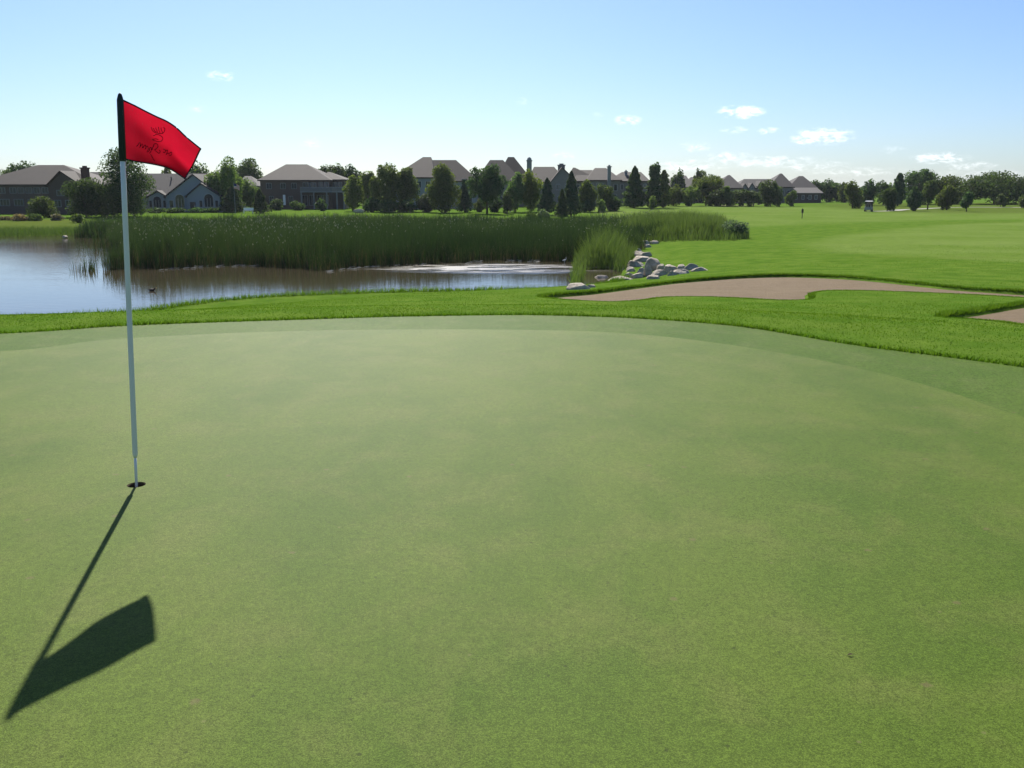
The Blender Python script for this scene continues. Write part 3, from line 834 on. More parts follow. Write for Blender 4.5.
tree('tree', 'round', 577, 595, 181, 168, 'mid', 'rounded yellowish tree beside the spruce pair', bole=.1, group=G1)
tree('tree', 'round', 597, 612, 185, 172, 'mid', 'small rounded tree below the tall stone chimney', bole=.1, group=G1)
tree('shrub', 'shrub', 597, 606, 200, 165, 'light', 'light green bush at the end of the lawn near the stone chimney', 'shrub', .0, G2)
tree('shrub', 'shrub', 578, 594, 200, 167, 'dark', 'dark bush under the yellowish tree', 'shrub', .0, G2)
tree('shrub', 'shrub', 608, 622, 197, 172, 'dark', 'dark bush at the foot of the tall stone chimney', 'shrub', .0, G2)
tree('shrub', 'shrub', 524, 537, 210.5, 122, 'light', 'yellow green bush in the long grass, the nearer to the spreading tree', 'shrub', .0, G2)
tree('shrub', 'shrub', 537, 549, 209.5, 122, 'grey', 'grey green bush in the long grass, the nearer to the spruces', 'shrub', .0, G2)
# beyond the long lawn
tree('tree', 'cone', 622, 646, 166, 190, 'mid', 'dense pyramid shaped tree at the end of the house row', bole=.02, group=G1, dens=1.3)
tree('tree', 'column', 645, 661, 176, 188, 'dark', 'dark upright tree carrying a loose top tuft', bole=.03, group=G1, dens=1.3)
tree('tree', 'round', 648, 659, 164.5, 190, 'mid', 'rounded tuft crown poking out above the dark upright tree', bole=.5, group=G1)
tree('tree', 'column', 657, 669, 170, 193, 'mid', 'slim lighter tree right behind the dark upright tree', bole=.03, group=G1)
tree('shrub', 'shrub', 649, 656, 196, 180, 'light', 'pale small bush at the foot of the dark upright tree', 'shrub', .0, G2)
for px0, px1, yt, Y, mt, lb in ((664, 683, 186, 205, 'mid', 'bushy low tree at the start of the scrub belt'), (681, 699, 187, 205, 'light', 'yellowish low tree in the scrub belt under the pale roofs'),
                                (692, 720, 177, 212, 'mid', 'largest tree of the scrub belt in front of the pale roofs'), (708, 724, 189, 206, 'dark', 'dark low tree left of the pyramid roof'),
                                (719, 734, 187, 206, 'mid', 'low tree directly under the pyramid roof'), (731, 748, 190, 208, 'mid', 'low round tree between pyramid roof and dormer house'),
                                (746, 761, 191, 208, 'dark', 'dark low tree under the first dormers'), (758, 776, 181, 210, 'dark', 'taller dark tree covering the middle of the dormer house'),
                                (772, 782, 187, 210, 'mid', 'narrow tree under the tallest dormer peak'), (785, 796, 191, 212, 'mid', 'small tree at the end of the low pale roof'),
                                (671, 683, 171, 250, 'mid', 'distant crown above the first pale roof'), (693, 705, 170.5, 250, 'dark', 'distant dark crown standing tallest over the pale roofs'),
                                (704, 720, 176, 255, 'mid', 'distant crown between pale roofs and pyramid roof')):
    tree('tree', 'round', px0, px1, yt, Y, mt, lb, bole=.05, group=G4)
for px0, px1, yt, Y, mt, lb in ((806, 822, 181, 262, 'dark', 'tree crown behind the end of the house with the low pale roof'), (819, 833, 180.5, 265, 'mid', 'first crown of the belt past the houses'), (830, 842, 184, 262, 'mid', 'low crown in the gap of the tree belt'),
                                (838, 850, 183, 255, 'dark', 'dark crown behind the front tree of the belt'), (845, 860, 182, 195, 'mid', 'front tree of the belt with foliage to the ground'), (859, 876, 181, 215, 'mid', 'leafy tree behind the golf cart'),
                                (873, 893, 182, 220, 'dark', 'broad tree between golf cart and poplar'), (902, 932, 170.5, 215, 'mid', 'tallest round tree of the belt, next to the poplar'),
                                (932, 962, 176.5, 215, 'dark', 'dark dome shaped tree of the belt'), (1016, 1044, 190, 220, 'mid', 'low tree cut by the picture edge beyond the oak')):
    tree('tree', 'round', px0, px1, yt, Y, mt, lb, bole=.04, group=G4, dens=.95)
tree('poplar_tree', 'column', 892, 903, 173, 205, 'dark', 'slim tall poplar beside the tallest round tree', bole=.06, group=G4)
tree('oak_tree', 'spread', 963, 1024, 173.5, 205, 'dark', 'broad spreading oak with a wide flat crown', bole=.08, group=G4, dens=1.25)
for px0, px1, yt, Y, bole, mt, lb in ((881, 895, 189, 172, .06, 'dark', 'small dark pointed tree nearest the golf cart'), (906, 922, 188, 168, .06, 'dark', 'small egg shaped tree in front of the tallest round tree'),
                                      (921, 935, 181, 178, .28, 'mid', 'young tree with a bare trunk and narrow crown'), (939, 955, 186, 172, .07, 'mid', 'small egg shaped tree in front of the dark dome tree'),
                                      (961, 973, 192, 158, .22, 'mid', 'smallest young tree on a thin trunk in the rough'), (996, 1005, 194, 185, .1, 'dark', 'little tree standing under the broad oak'), (1018, 1032, 195, 178, .05, 'dark', 'little dark tree cut by the picture edge')):
    tree('ornamental_tree', 'bulb', px0, px1, yt, Y, mt, lb, bole=bole, group=G3, dens=1.25)
# marsh shrubs by the rocks
for px0, px1, yt, by, mt, lb in ((653, 668, 229, 238.5, 'light', 'pale green marsh shrub just above the topmost bank rocks'), (674, 690, 227.5, 238.5, 'light', 'loose pale shrub second along the marsh edge'), (690, 704, 226, 238.5, 'grey', 'rounded shrub in the middle of the marsh edge'),
                                 (703, 722, 224.5, 238, 'grey', 'greyish shrub third along the marsh edge'), (722, 747, 220.5, 238.5, 'grey', 'silvery round shrub at the outer tip of the marsh'), (602, 617, 226, 248, 'light', 'bright yellowish bush sticking out of the tall marsh grass')):
    tree('marsh_shrub', 'shrub', px0, px1, yt, 0, mt, lb, 'shrub', .0, G2, .8, by)


def build_far_woods():
    rs = np.random.default_rng(5); PV, PN = [], []
    for k in range(230):
        Y = rs.uniform(430, 620); x = rs.uniform(-.75, .75) * Y; h = rs.uniform(5, 8.5); w = rs.uniform(7, 13)
        P, N = crown_points('round', 150, w, h, .3, rs); PV.append(P + [x, Y, -1.9]); PN.append(N)
    P = np.concatenate(PV); V, F = leaf_quads(P, np.concatenate(PN), .9, rs)
    tag(link('distant_woods', np_mesh('distant_woods', V, F, np.clip(rs.normal(.5, .25, len(F)), 0, 1)), LEAF['mid']), 'distant woods along the horizon behind the houses', 'woods', kind='stuff')


build_far_woods()

# ------------------------------------------------------------------ houses
def shingle_mat(name, ca, cb):
    m, t, out = new_mat(name)
    p = objco(t)
    c = t.mix(t.noise(p, .7, 5, .65), c4([x * .36 for x in ca]), c4([x * .36 for x in cb]))
    c = t.mix(1.0, c, t.mix(t.noise(t.scaled(p, (3, 3, 12)), 2.0, 2, .7), (.75, .75, .75, 1), (1.2, 1.2, 1.2, 1)), 'MULTIPLY')
    b = t.add('ShaderNodeBsdfPrincipled', {'Base Color': c, 'Roughness': .85, 'Specular IOR Level': .25})
    t.l.new(b.outputs[0], out.inputs[0]); return m


def siding_mat(name, col, brick=False):
    col = [x * .55 for x in col]
    m, t, out = new_mat(name)
    p = objco(t)
    sep = t.add('ShaderNodeSeparateXYZ', {0: p}).outputs
    if brick:
        f = t.noise(t.scaled(p, (2, 2, 7)), 2.2, 3, .7)
        c = t.mix(f, c4([x * .65 for x in col]), c4([x * 1.35 for x in col]))
    else:
        fr = t.math('FRACT', t.math('MULTIPLY', sep[2], 5.0))
        c = t.mix(t.smooth(fr, .0, .12, .55, 0), c4(col), c4([x * .6 for x in col]))
        c = t.mix(t.noise(p, .6, 4), c, c4([x * .85 for x in col]))
    b = t.add('ShaderNodeBsdfPrincipled', {'Base Color': c, 'Roughness': .8, 'Specular IOR Level': .2})
    t.l.new(b.outputs[0], out.inputs[0]); return m


RM = {'brown': shingle_mat('brown_shingles', (.085, .068, .058), (.135, .110, .095)), 'grey': shingle_mat('grey_shingles', (.105, .095, .092), (.160, .145, .135)),
      'dark': shingle_mat('dark_shingles', (.060, .055, .060), (.100, .092, .095)), 'pale': shingle_mat('weathered_pale_shingles', (.22, .20, .185), (.30, .28, .26))}
WM = {'brown': siding_mat('brown_brick', (.17, .125, .105), True), 'blue': siding_mat('blue_grey_siding', (.50, .56, .60)), 'white': siding_mat('pale_grey_siding', (.54, .59, .62)),
      'tan': siding_mat('tan_stucco', (.37, .34, .31), True), 'stone': siding_mat('chimney_stone', (.42, .42, .42), True), 'red': siding_mat('red_brick', (.16, .075, .06), True)}
M['frame'] = simple_mat('white_window_frame', (.40, .40, .39), .5, .4, .05)
M['trim'] = simple_mat('grey_trim_paint', (.20, .215, .23), .6, .3, .06)
M['white'] = simple_mat('white_paint', (.78, .78, .76), .45, .4, .05)
M['glass'] = simple_mat('window_glass', (.022, .027, .033), .06, .6, .2, .7)
M['darkwood'] = simple_mat('dark_door', (.05, .04, .035), .5, .3, .1)


class House:
    def __init__(s, name, label, cx, Y, base, wall, roof, group='houses beyond the pond'):
        s.cx, s.Y, s.wall, s.roofm = cx, Y, WM[wall], RM[roof]
        b = at_depth(cx, 205, Y); z = hz(b[0], Y); s.o = np.array([b[0], Y, z])
        s.root = empty(name, tuple(s.o), label, 'house', group); s.roofs = []

    def p(s, px, py, dy=0.0): return at_depth(px, py, s.Y + dy) - s.o

    def block(s, x0, x1, eave, rx0, rx1, ridge, depth=10.0, dy=0.0, wall=None, roof=None, over=.45):
        """a block of walls under a hip roof, its ridge running along the front"""
        a = s.p(x0, eave, dy); b = s.p(x1, eave, dy); ze = a[2]
        MB().box(a[0], b[0], dy, dy + depth, -.6, ze).build('wall', WM[wall] if wall else s.wall, s.root)
        r0 = s.p(rx0, ridge, dy + depth / 2); r1 = s.p(rx1, ridge, dy + depth / 2); zr = r0[2]
        th = .22; X0, X1, Y0, Y1 = a[0] - over, b[0] + over, dy - over, dy + depth + over; ym = dy + depth / 2
        f = MB(); f.poly([(X0, Y0, ze - th), (X1, Y0, ze - th), (X1, Y1, ze - th), (X0, Y1, ze - th), (X0, Y0, ze + .02), (X1, Y0, ze + .02), (X1, Y1, ze + .02), (X0, Y1, ze + .02), (r0[0], ym, zr), (r1[0], ym, zr)],
                         [(0, 1, 2, 3), (0, 1, 5, 4), (1, 2, 6, 5), (2, 3, 7, 6), (3, 0, 4, 7), (4, 5, 9, 8), (5, 6, 9), (6, 7, 8, 9), (7, 4, 8)])
        o = f.build('roof', RM[roof] if roof else s.roofm, s.root); s.roofs.append(o); return o

    def gable(s, x0, x1, eave, apx, apy, depth=6.0, dy=0.0, wall=None, roof=None, over=.35):
        """a front-facing gable"""
        a = s.p(x0, eave, dy); b = s.p(x1, eave, dy); t = s.p(apx, apy, dy); ze, zt = a[2], t[2]
        w = MB(); w.poly([(a[0], dy, -.6), (b[0], dy, -.6), (b[0], dy, ze), (t[0], dy, zt - .05), (a[0], dy, ze), (a[0], dy + depth, -.6), (b[0], dy + depth, -.6), (b[0], dy + depth, ze), (t[0], dy + depth, zt - .05), (a[0], dy + depth, ze)],
                         [(0, 1, 2, 3, 4), (9, 8, 7, 6, 5), (0, 4, 9, 5), (1, 6, 7, 2), (0, 5, 6, 1), (2, 7, 8, 3), (3, 8, 9, 4)])
        w.build('wall', WM[wall] if wall else s.wall, s.root)
        f = MB(); d0, d1 = dy - over, dy + depth
        for (e, sg) in ((a, -1), (b, 1)):
            k = (zt - ze) / max(.1, abs(e[0] - t[0])); ex = e[0] + sg * over; ez = ze - k * over
            f.poly([(t[0], d0, zt), (ex, d0, ez), (ex, d1, ez), (t[0], d1, zt), (t[0], d0, zt + .22), (ex, d0, ez + .22), (ex, d1, ez + .22), (t[0], d1, zt + .22)],
                   [(0, 1, 2, 3), (4, 5, 6, 7), (0, 1, 5, 4), (1, 2, 6, 5), (2, 3, 7, 6), (3, 0, 4, 7)])
        o = f.build('roof', RM[roof] if roof else s.roofm, s.root); s.roofs.append(o)

    def window(s, x0, x1, y0, y1, dy=0.0, arch=False, bars=1, mat='frame'):
        a = s.p(x0, y1, dy); b = s.p(x1, y0, dy); X0, X1, Z0, Z1 = a[0], b[0], a[2], b[2]; f = .09
        fr = MB(); fr.box(X0, X0 + f, dy - .07, dy + .05, Z0, Z1).box(X1 - f, X1, dy - .07, dy + .05, Z0, Z1).box(X0 + f, X1 - f, dy - .07, dy + .05, Z0, Z0 + f)
        for k in range(bars):
            xm = X0 + (X1 - X0) * (k + 1) / (bars + 1); fr.box(xm - .035, xm + .035, dy - .06, dy + .04, Z0 + f, Z1 - f)
        pn = MB()
        if arch:
            r = (X1 - X0) / 2; xm = (X0 + X1) / 2; n = 10
            arc = [(xm - r * math.cos(math.pi * k / n), Z1 + r * .8 * math.sin(math.pi * k / n)) for k in range(n + 1)]
            for (p0, p1) in zip(arc, arc[1:]):
                q0 = (xm + (p0[0] - xm) * .86, Z1 + (p0[1] - Z1) * .86); q1 = (xm + (p1[0] - xm) * .86, Z1 + (p1[1] - Z1) * .86)
                fr.poly([(p0[0], dy - .07, p0[1]), (p1[0], dy - .07, p1[1]), (q1[0], dy - .07, q1[1]), (q0[0], dy - .07, q0[1]), (p0[0], dy + .05, p0[1]), (p1[0], dy + .05, p1[1]), (q1[0], dy + .05, q1[1]), (q0[0], dy + .05, q0[1])],
                        [(0, 1, 2, 3), (4, 5, 6, 7), (0, 1, 5, 4), (2, 3, 7, 6)])
            pts = [(X0 + f, Z0 + f), (X1 - f, Z0 + f)] + [(xm + (q[0] - xm) * .9, Z1 + (q[1] - Z1) * .9) for q in reversed(arc)]
            pn.poly([(x, dy - .02, z) for x, z in pts], [tuple(range(len(pts)))])
        else:
            fr.box(X0 + f, X1 - f, dy - .07, dy + .05, Z1 - f, Z1)
            pn.poly([(X0 + f, dy - .02, Z0 + f), (X1 - f, dy - .02, Z0 + f), (X1 - f, dy - .02, Z1 - f), (X0 + f, dy - .02, Z1 - f)], [(0, 1, 2, 3)])
        o = fr.build('window', M[mat], s.root); pn.build('pane', M['glass'], o)

    def windows(s, xs, w, y0, y1, dy=0.0, **k):
        for x in xs: s.window(x - w / 2, x + w / 2, y0, y1, dy, **k)

    def chimney(s, x0, x1, top, bottom, dy=2.0, mat='stone', dome=False, roof=0):
        a = s.p(x0, bottom, dy); b = s.p(x1, top, dy); c = MB(); w = b[0] - a[0]
        c.box(a[0], b[0], dy, dy + 1.1, a[2], b[2] - .35); c.box(a[0] - .12, b[0] + .12, dy - .12, dy + 1.22, b[2] - .35, b[2] - .15)
        if dome: c.tube([((a[0] + b[0]) / 2, dy + .55, b[2] - .15), ((a[0] + b[0]) / 2, dy + .55, b[2] + .25), ((a[0] + b[0]) / 2, dy + .55, b[2] + .5)], [w * .5, w * .42, w * .16], 10)
        else: c.box(a[0] + w * .2, b[0] - w * .2, dy + .3, dy + .8, b[2] - .15, b[2] + .12)
        o = c.build('chimney', WM[mat], s.roofs[roof]); return o

    def door(s, x0, x1, y0, y1, dy=0.0, mat='darkwood'):
        a = s.p(x0, y1, dy); b = s.p(x1, y0, dy)
        o = MB().box(a[0], b[0], dy - .06, dy + .02, a[2], b[2]).build('door', M[mat], s.root)
        MB().box(b[0] - .2, b[0] - .1, dy - .1, dy - .061, (a[2] + b[2]) / 2 - .15, (a[2] + b[2]) / 2 + .05).build('handle', M['white'], o)


# the brown house with brick chimney, far left
h = House('brown_house', 'large brown two storey house with a brick chimney beyond the water', 40, 152, 217, 'brown', 'brown')
h.block(-30, 98, 184.5, 38, 64, 165, 12)
h.gable(49, 79, 184, 60.5, 172, 6, -1.2)
h.windows((2, 13, 21, 29, 37, 45), 6, 187.5, 193.5, bars=1, mat='trim'); h.windows((5, 19, 33), 9, 199, 206, bars=2, mat='trim')
h.window(57, 65, 190, 196, -1.2, bars=1, mat='trim'); h.windows((58, 69), 6, 200, 207, -1.2, mat='trim')
h.windows((86,), 5, 189, 195, mat='trim'); h.door(44, 48.5, 201, 214)
h.chimney(82, 86, 166.5, 186, 1.5, 'red')
h = House('dark_roofed_house', 'dark roof of a house half hidden behind the brick chimney', 98, 182, 210, 'brown', 'dark')
h.block(84, 118, 186, 90, 108, 172, 10); h.windows((100, 108), 4, 190, 196)
# the grey ranch house
h = House('ranch_house', 'low pale grey ranch house with arched windows and front gables', 185, 168, 211, 'white', 'grey')
h.block(126, 224, 196, 140, 224.5, 173.5, 13)
h.gable(148.5, 167, 197, 157.5, 191.5, 5, -1.0)
h.gable(166, 221, 196.5, 193, 175, 8, -1.6)
h.gable(187, 219.5, 196, 201, 184, 4, -3.0)
h.window(153.5, 161.5, 199.5, 208, -1.0, arch=True, bars=2); h.windows((150.8, 164.6), 3, 200, 208, -1.0, bars=0)
h.window(175.5, 184.5, 198, 208, -1.6, arch=True, bars=2); h.windows((171.5,), 4, 200, 208, -1.6, bars=0)
h.window(204.5, 213.5, 197.5, 207.5, -3.0, arch=True, bars=2); h.windows((201, 216.8), 3.4, 200, 207.5, -3.0, bars=0)
h.door(190.5, 195.5, 202, 210, -3.0); h.windows((131, 139), 4.5, 200, 207)
c = h.p(171, 176, 4.5); vz = h.p(171, 196)[2] + (h.p(171, 173.5, 6.5)[2] - h.p(171, 196)[2]) * 4.95 / 6.95; MB().tube([(c[0], 4.5, vz - .2), (c[0], 4.5, vz + .55)], .12, 8).build('vent_pipe', M['darkwood'], h.roofs[0])
h = House('small_house', 'small pale grey house roof between the ranch house and balcony house', 248, 215, 205, 'tan', 'pale')
h.block(240, 257, 186, 244.5, 251, 176, 9); h.windows((245, 252), 3, 189, 194)
# the hip roofed house with the balcony
h = House('hip_roofed_house', 'brown brick house with a broad hip roof and a long balcony', 300, 190, 207, 'brown', 'brown')
h.block(260, 329, 180, 286, 307, 164.3, 13)
h.block(318, 343.5, 179.5, 328, 330, 172, 8, 2.5)
h.windows((269, 283, 294), 5, 183, 189, mat='trim'); h.windows((306, 313), 6, 182.5, 188, bars=1, mat='trim'); h.windows((321, 326.5), 4, 182, 188, mat='trim'); h.windows((335, 340), 4, 182, 188, 2.5, mat='trim')
h.windows((271.5,), 4, 196, 203, mat='trim'); h.windows((291,), 4, 196, 203, mat='trim'); h.windows((305, 312, 320, 326), 5, 195, 205.5, mat='trim')
h.door(283.4, 285.3, 194.8, 205, mat='white')
a = h.p(300, 191.2, -2.6); b = h.p(344, 187, -2.6)
dk = MB().box(a[0], b[0], -2.6, 0, a[2] - .25, a[2]); dko = dk.build('balcony', M['trim'], h.root)
rl = MB().box(a[0], b[0], -2.58, -2.50, b[2] - .08, b[2])
for k in range(60): x = a[0] + (b[0] - a[0]) * (k + .5) / 60; rl.box(x - .04, x + .04, -2.57, -2.51, a[2], b[2] - .08)
rl.build('railing', M['trim'], dko)
for px in (301, 313.5, 326.5, 336.5, 343.5):
    q = h.p(px, 191.2, -2.5); MB().box(q[0] - .12, q[0] + .12, -2.55, -2.31, -.3, a[2] - .25).build('post', M['trim'], dko)
# the blue grey house
h = House('blue_grey_house', 'blue grey house with a tall pyramid like hip roof behind leafy trees', 436, 190, 206, 'blue', 'brown')
h.block(394, 433.5, 177.3, 423, 431, 157, 14, -2)
h.block(426, 476, 181, 431, 456, 160, 12, 2)
h.windows((419, 428), 4.5, 181, 188, -2); h.windows((420, 429), 4, 196, 203, -2); h.windows((407,), 4, 181, 187, -2)
h.windows((441, 450, 464, 471), 4, 184, 190, 2); h.windows((442, 463, 470), 4.5, 196, 203, 2); h.window(461.5, 466, 178.9, 180.5, 1.9, bars=0)
# next along
h = House('chimney_house', 'house with two roof peaks and a round topped chimney', 505, 200, 205, 'tan', 'brown')
h.block(477, 520, 181, 490, 503, 160, 12, 0); h.block(497, 530, 180, 508, 514, 157, 12, 3.5)
h.chimney(526.8, 531.8, 159.5, 185, .5, 'stone', True, 1); h.windows((484, 493, 503, 512), 4, 184, 190); h.windows((487, 501, 514), 4, 196, 202); h.windows((524,), 3.5, 184, 190, 3.5)
h = House('long_roofed_house', 'house with a long level roof ridge between two chimneys', 552, 205, 205, 'tan', 'brown')
h.block(529, 566, 182, 534, 554, 166.8, 12, 0); h.gable(551, 577, 182, 562, 168, 7, -1.0)
h.chimney(558, 565, 164, 172, 3.5, 'tan'); h.windows((535, 543), 4, 185, 191); h.windows((558, 567), 4, 184, 190, -1.0); h.windows((537, 559, 568), 4, 196, 202, -1.2)
h = House('stone_chimney_house', 'house with stepped roofs and a tall outside stone chimney', 600, 205, 203, 'tan', 'brown')
h.block(569, 600, 181, 573, 575, 167.6, 9, 1); h.block(574, 606, 181, 580, 592, 170, 11, 0); h.block(588, 620, 180, 595, 606, 168, 12, -1.5)
h.chimney(607, 611.2, 165.5, 206, -2.7, 'stone', False, 2); h.windows((591.5, 598, 603.5), 3.4, 183, 189, -1.5); h.windows((615.5,), 4, 184, 191, -1.5, bars=0); h.windows((592, 599, 604, 615), 3.4, 194, 201, -1.5); h.windows((578, 585), 3.5, 184, 190, 0)
q = h.p(609.8, 194.8, -3.0); dsh = MB(); dsh.tube([(q[0], -2.75, q[2]), (q[0], -3.1, q[2])], [.05, .05], 6); dsh.tube([(q[0], -3.1, q[2]), (q[0] , -3.16, q[2] + .02), (q[0], -3.3, q[2] + .05)], [.08, .32, .42], 12, False); dsh.build('satellite_dish', M['white'], h.root)
h = House('end_house', 'last house of the row, roof showing behind the pyramid shaped tree', 630, 215, 203, 'tan', 'brown')
h.block(612, 648, 181, 622, 641, 172, 11); h.chimney(625, 627.5, 170.5, 176, 3, 'stone'); h.windows((617, 622, 645), 3, 184, 190)
h = House('pale_roofed_house', 'house with pale sunlit roofs and small dormers above the scrub', 680, 250, 203, 'tan', 'pale')
h.block(664, 692, 187, 675, 686, 175.5, 12); h.gable(672, 678, 184.5, 675, 179, 5, -.3, roof='grey'); h.gable(679, 684, 184.5, 681.5, 180, 5, -.3, roof='grey'); h.block(685, 703, 186, 691, 698, 177, 9, 2)
h.windows((675,), 2.2, 182, 185, -.3, bars=0); h.windows((681.5,), 2.2, 182.5, 185, -.3, bars=0)
h = House('pyramid_roofed_house', 'dark pyramid roofed house above the low trees', 730, 250, 203, 'tan', 'dark')
h.block(717, 742, 188, 728, 730, 175, 13); h.windows((723, 730, 737), 2.6, 190, 196)
h = House('dormer_house', 'long dark roofed house with a row of small dormers', 765, 255, 202, 'tan', 'dark')
h.block(738, 786, 188, 744, 776, 179, 13, 0); h.block(770, 793, 187, 780, 782, 173.5, 12, -2)
for i, (x, y) in enumerate(((745, 184), (752, 183.5), (761, 181.5), (768.5, 181.5))): h.gable(x - 2.8, x + 2.8, y + 4.2, x, y, 5, -1.2 + .2 * i, roof='grey', over=.2); h.windows((x,), 2, y + 3.6, y + 7, -1.2 + .2 * i, bars=0)
h.windows((776, 783, 788), 2.6, 190, 195, -2)
h = House('low_roofed_house', 'house with a long low pale roof and one dark peak', 804, 255, 201, 'tan', 'dark')
h.block(789, 816, 188, 799, 803, 176, 12, 2); h.block(790, 821.5, 193, 793, 817, 187.6, 8, -4, roof='pale', wall='brown')
h.windows((796, 803, 810, 816), 3, 195, 199.5, -4); h.door(806, 808, 195, 200.8, -4)

# ------------------------------------------------------------------ boulders on the bank
def rock_mat():
    m, t, out = new_mat('fieldstone')
    p = objco(t)
    rnd = t.add('ShaderNodeObjectInfo').outputs['Random']
    c = t.mix(t.smooth(t.noise(p, 2.2, 6, .65), .3, .7), (.29, .25, .19, 1), (.55, .485, .39, 1))
    c = t.mix(t.smooth(t.noise(p, 7, 5, .7), .56, .70, 0, .75), c, (.14, .128, .11, 1))
    c = t.mix(t.math('MULTIPLY', rnd, .35), c, (.32, .27, .22, 1))
    b = t.add('ShaderNodeBsdfPrincipled', {'Base Color': c, 'Roughness': .85, 'Specular IOR Level': .2})
    t.put(b, 'Normal', t.add('ShaderNodeBump', {'Height': t.noise(p, 5, 6, .7, .6), 'Strength': .9, 'Distance': .14}).outputs[0])
    t.l.new(b.outputs[0], out.inputs[0]); return m


M['rock'] = rock_mat()
ROCKS = [(565, 592, 280, 289.5, 'long pale slab lowest on the bank, nearest the bunker tip'), (592, 609, 273, 283, 'pale rounded boulder next to the long lowest slab'), (612, 633, 274.5, 280, 'flat boulder third along from the water'),
         (631, 647, 271.5, 278, 'low flat slab at the foot of the stone heap'), (648, 663, 273, 279, 'small pale boulder in front of the stone heap'), (652, 668, 268, 276, 'rounded boulder leaning on the big heap boulder'),
         (646, 663, 255.5, 270, 'biggest grey boulder crowning the stone heap'), (644, 654, 263.5, 276, 'upright dark boulder on the shaded side of the biggest one'), (663, 679, 262, 272, 'dark grey humped boulder right of the biggest one'),
         (671, 691, 267.5, 274, 'flat pale slab on the grass side of the heap'), (676, 688, 263.5, 269.5, 'small boulder behind the flat pale slab'), (686, 701, 262.5, 269.5, 'boulder with a round back near the outer end of the row'),
         (692, 710, 266, 271, 'flattest stone at the outer end of the row'), (626, 644, 258.5, 267, 'wide ledge stone overhanging the reeds'), (632, 650, 253.5, 262, 'middle stone of the stacked bank'),
         (630, 646, 249.5, 256, 'upper stone of the stacked bank'), (633, 642, 246.5, 252, 'small top stone of the stacked bank'), (640, 650, 240, 246, 'little grey stone apart at the marsh end'),
         (648, 659, 239.5, 244, 'flat little stone farthest up the bank'), (606, 616, 277.5, 281.5, 'little stone wedged between the pale rounded boulder and the flat third one'), (624, 634, 271.5, 277, 'small rounded stone at the water side of the low flat slab'), (637, 647, 266.5, 273.5, 'brown stone under the stacked bank beside the upright boulder'),
         (625, 637, 265.5, 271.5, 'low ledge stone under the wide overhanging ledge'), (656, 667, 262.5, 270, 'stone tucked behind the leaning rounded boulder'), (667, 677, 270.5, 275.5, 'little pale stone at the foot of the dark humped boulder'), (641, 652, 250, 257, 'stone on the grass side of the stacked bank top'), (587, 597, 283, 287.5, 'little stone at the end of the long lowest slab'), (644, 652, 243.5, 247.5, 'pebble sized stone between stacked bank and marsh end'),
         (529, 546, 286.8, 290.5, 'pale stone lying alone at the waterline'), (61.5, 67.5, 234.8, 236.8, 'pale stone on the far shore below the lawn')]
for i, (x0, x1, y0, y1, lb) in enumerate(ROCKS):
    rs = np.random.default_rng(300 + i); pc = (x0 + x1) / 2
    b = at_level(pc, y1, WATER_Z + .12) if pc < 100 or 520 < pc < 550 else on_ground(pc, y1)
    sc = b[1] / (cp * FPX); w = (x1 - x0) * sc; hh = (y1 - y0) * sc * 1.0; dp = min(w * .8, hh * 2.2)
    bm = bmesh.new(); bmesh.ops.create_icosphere(bm, subdivisions=4, radius=1)
    ph = rs.uniform(0, 6, 9); cuts = rs.normal(0, 1, (14, 3)); cuts[:, 2] = np.abs(cuts[:, 2]) * .8; cuts /= np.linalg.norm(cuts, axis=1)[:, None]; cd = rs.uniform(.52, .85, 14)
    for v in bm.verts:
        q = np.array(v.co)
        for cn, d in zip(cuts, cd):
            e = q @ cn - d
            if e > 0: q = q - cn * e * .95
        q = q * (1 + .05 * math.sin(q[0] * 4 + ph[0]) + .05 * math.sin(q[1] * 5 + ph[1]) * math.sin(q[2] * 4 + ph[2]) + .02 * math.sin(q[0] * 13 + ph[3]) * math.sin(q[2] * 11 + ph[4]))
        v.co = (q[0] * w * .57, q[1] * dp * .58, (q[2] * .68 + .30) * hh)
    me = bpy.data.meshes.new('bank_boulder'); bm.to_mesh(me); bm.free()
    o = link('bank_boulder', me, M['rock'], None, (b[0], b[1] + dp * .3, b[2] - .03), True); o.rotation_euler = (0, 0, rs.uniform(-.3, .3))
    tag(o, lb, 'boulder', 'boulders on the pond bank')
q = on_ground(359, 205) if False else at_depth(359, 207, 160)
bm = bmesh.new(); bmesh.ops.create_icosphere(bm, subdivisions=3, radius=1)
for v in bm.verts:
    k = 1 + .08 * math.sin(v.co.x * 5 + 1) + .06 * math.sin(v.co.y * 4 + v.co.z * 5); v.co = (v.co.x * k * .95, v.co.y * k * .6, min(v.co.z, .75) * k * .5 + .3)
me = bpy.data.meshes.new('garden_boulder'); bm.to_mesh(me); bm.free()
tag(link('garden_boulder', me, simple_mat('tan_stone', (.42, .36, .27), .9, .2, .25, 2.5), None, (q[0], 160, hz(q[0], 160)), True), 'tan garden boulder on the lawn beyond the reeds', 'boulder')

# ------------------------------------------------------------------ flagstick, cup and flag
BASE = Vector((CUP[0], CUP[1], 0)); TIP = Vector((-2.1636, 5.191, 2.2572))
ax = (TIP - BASE) / 2.2572


def pole_at(z): return BASE + ax * z


M['pole'] = simple_mat('flagstick_paint', (.70, .70, .69), .35, .5, .04)
M['sleeve'] = simple_mat('dark_green_sleeve', (.010, .022, .022), .55, .3, .2)


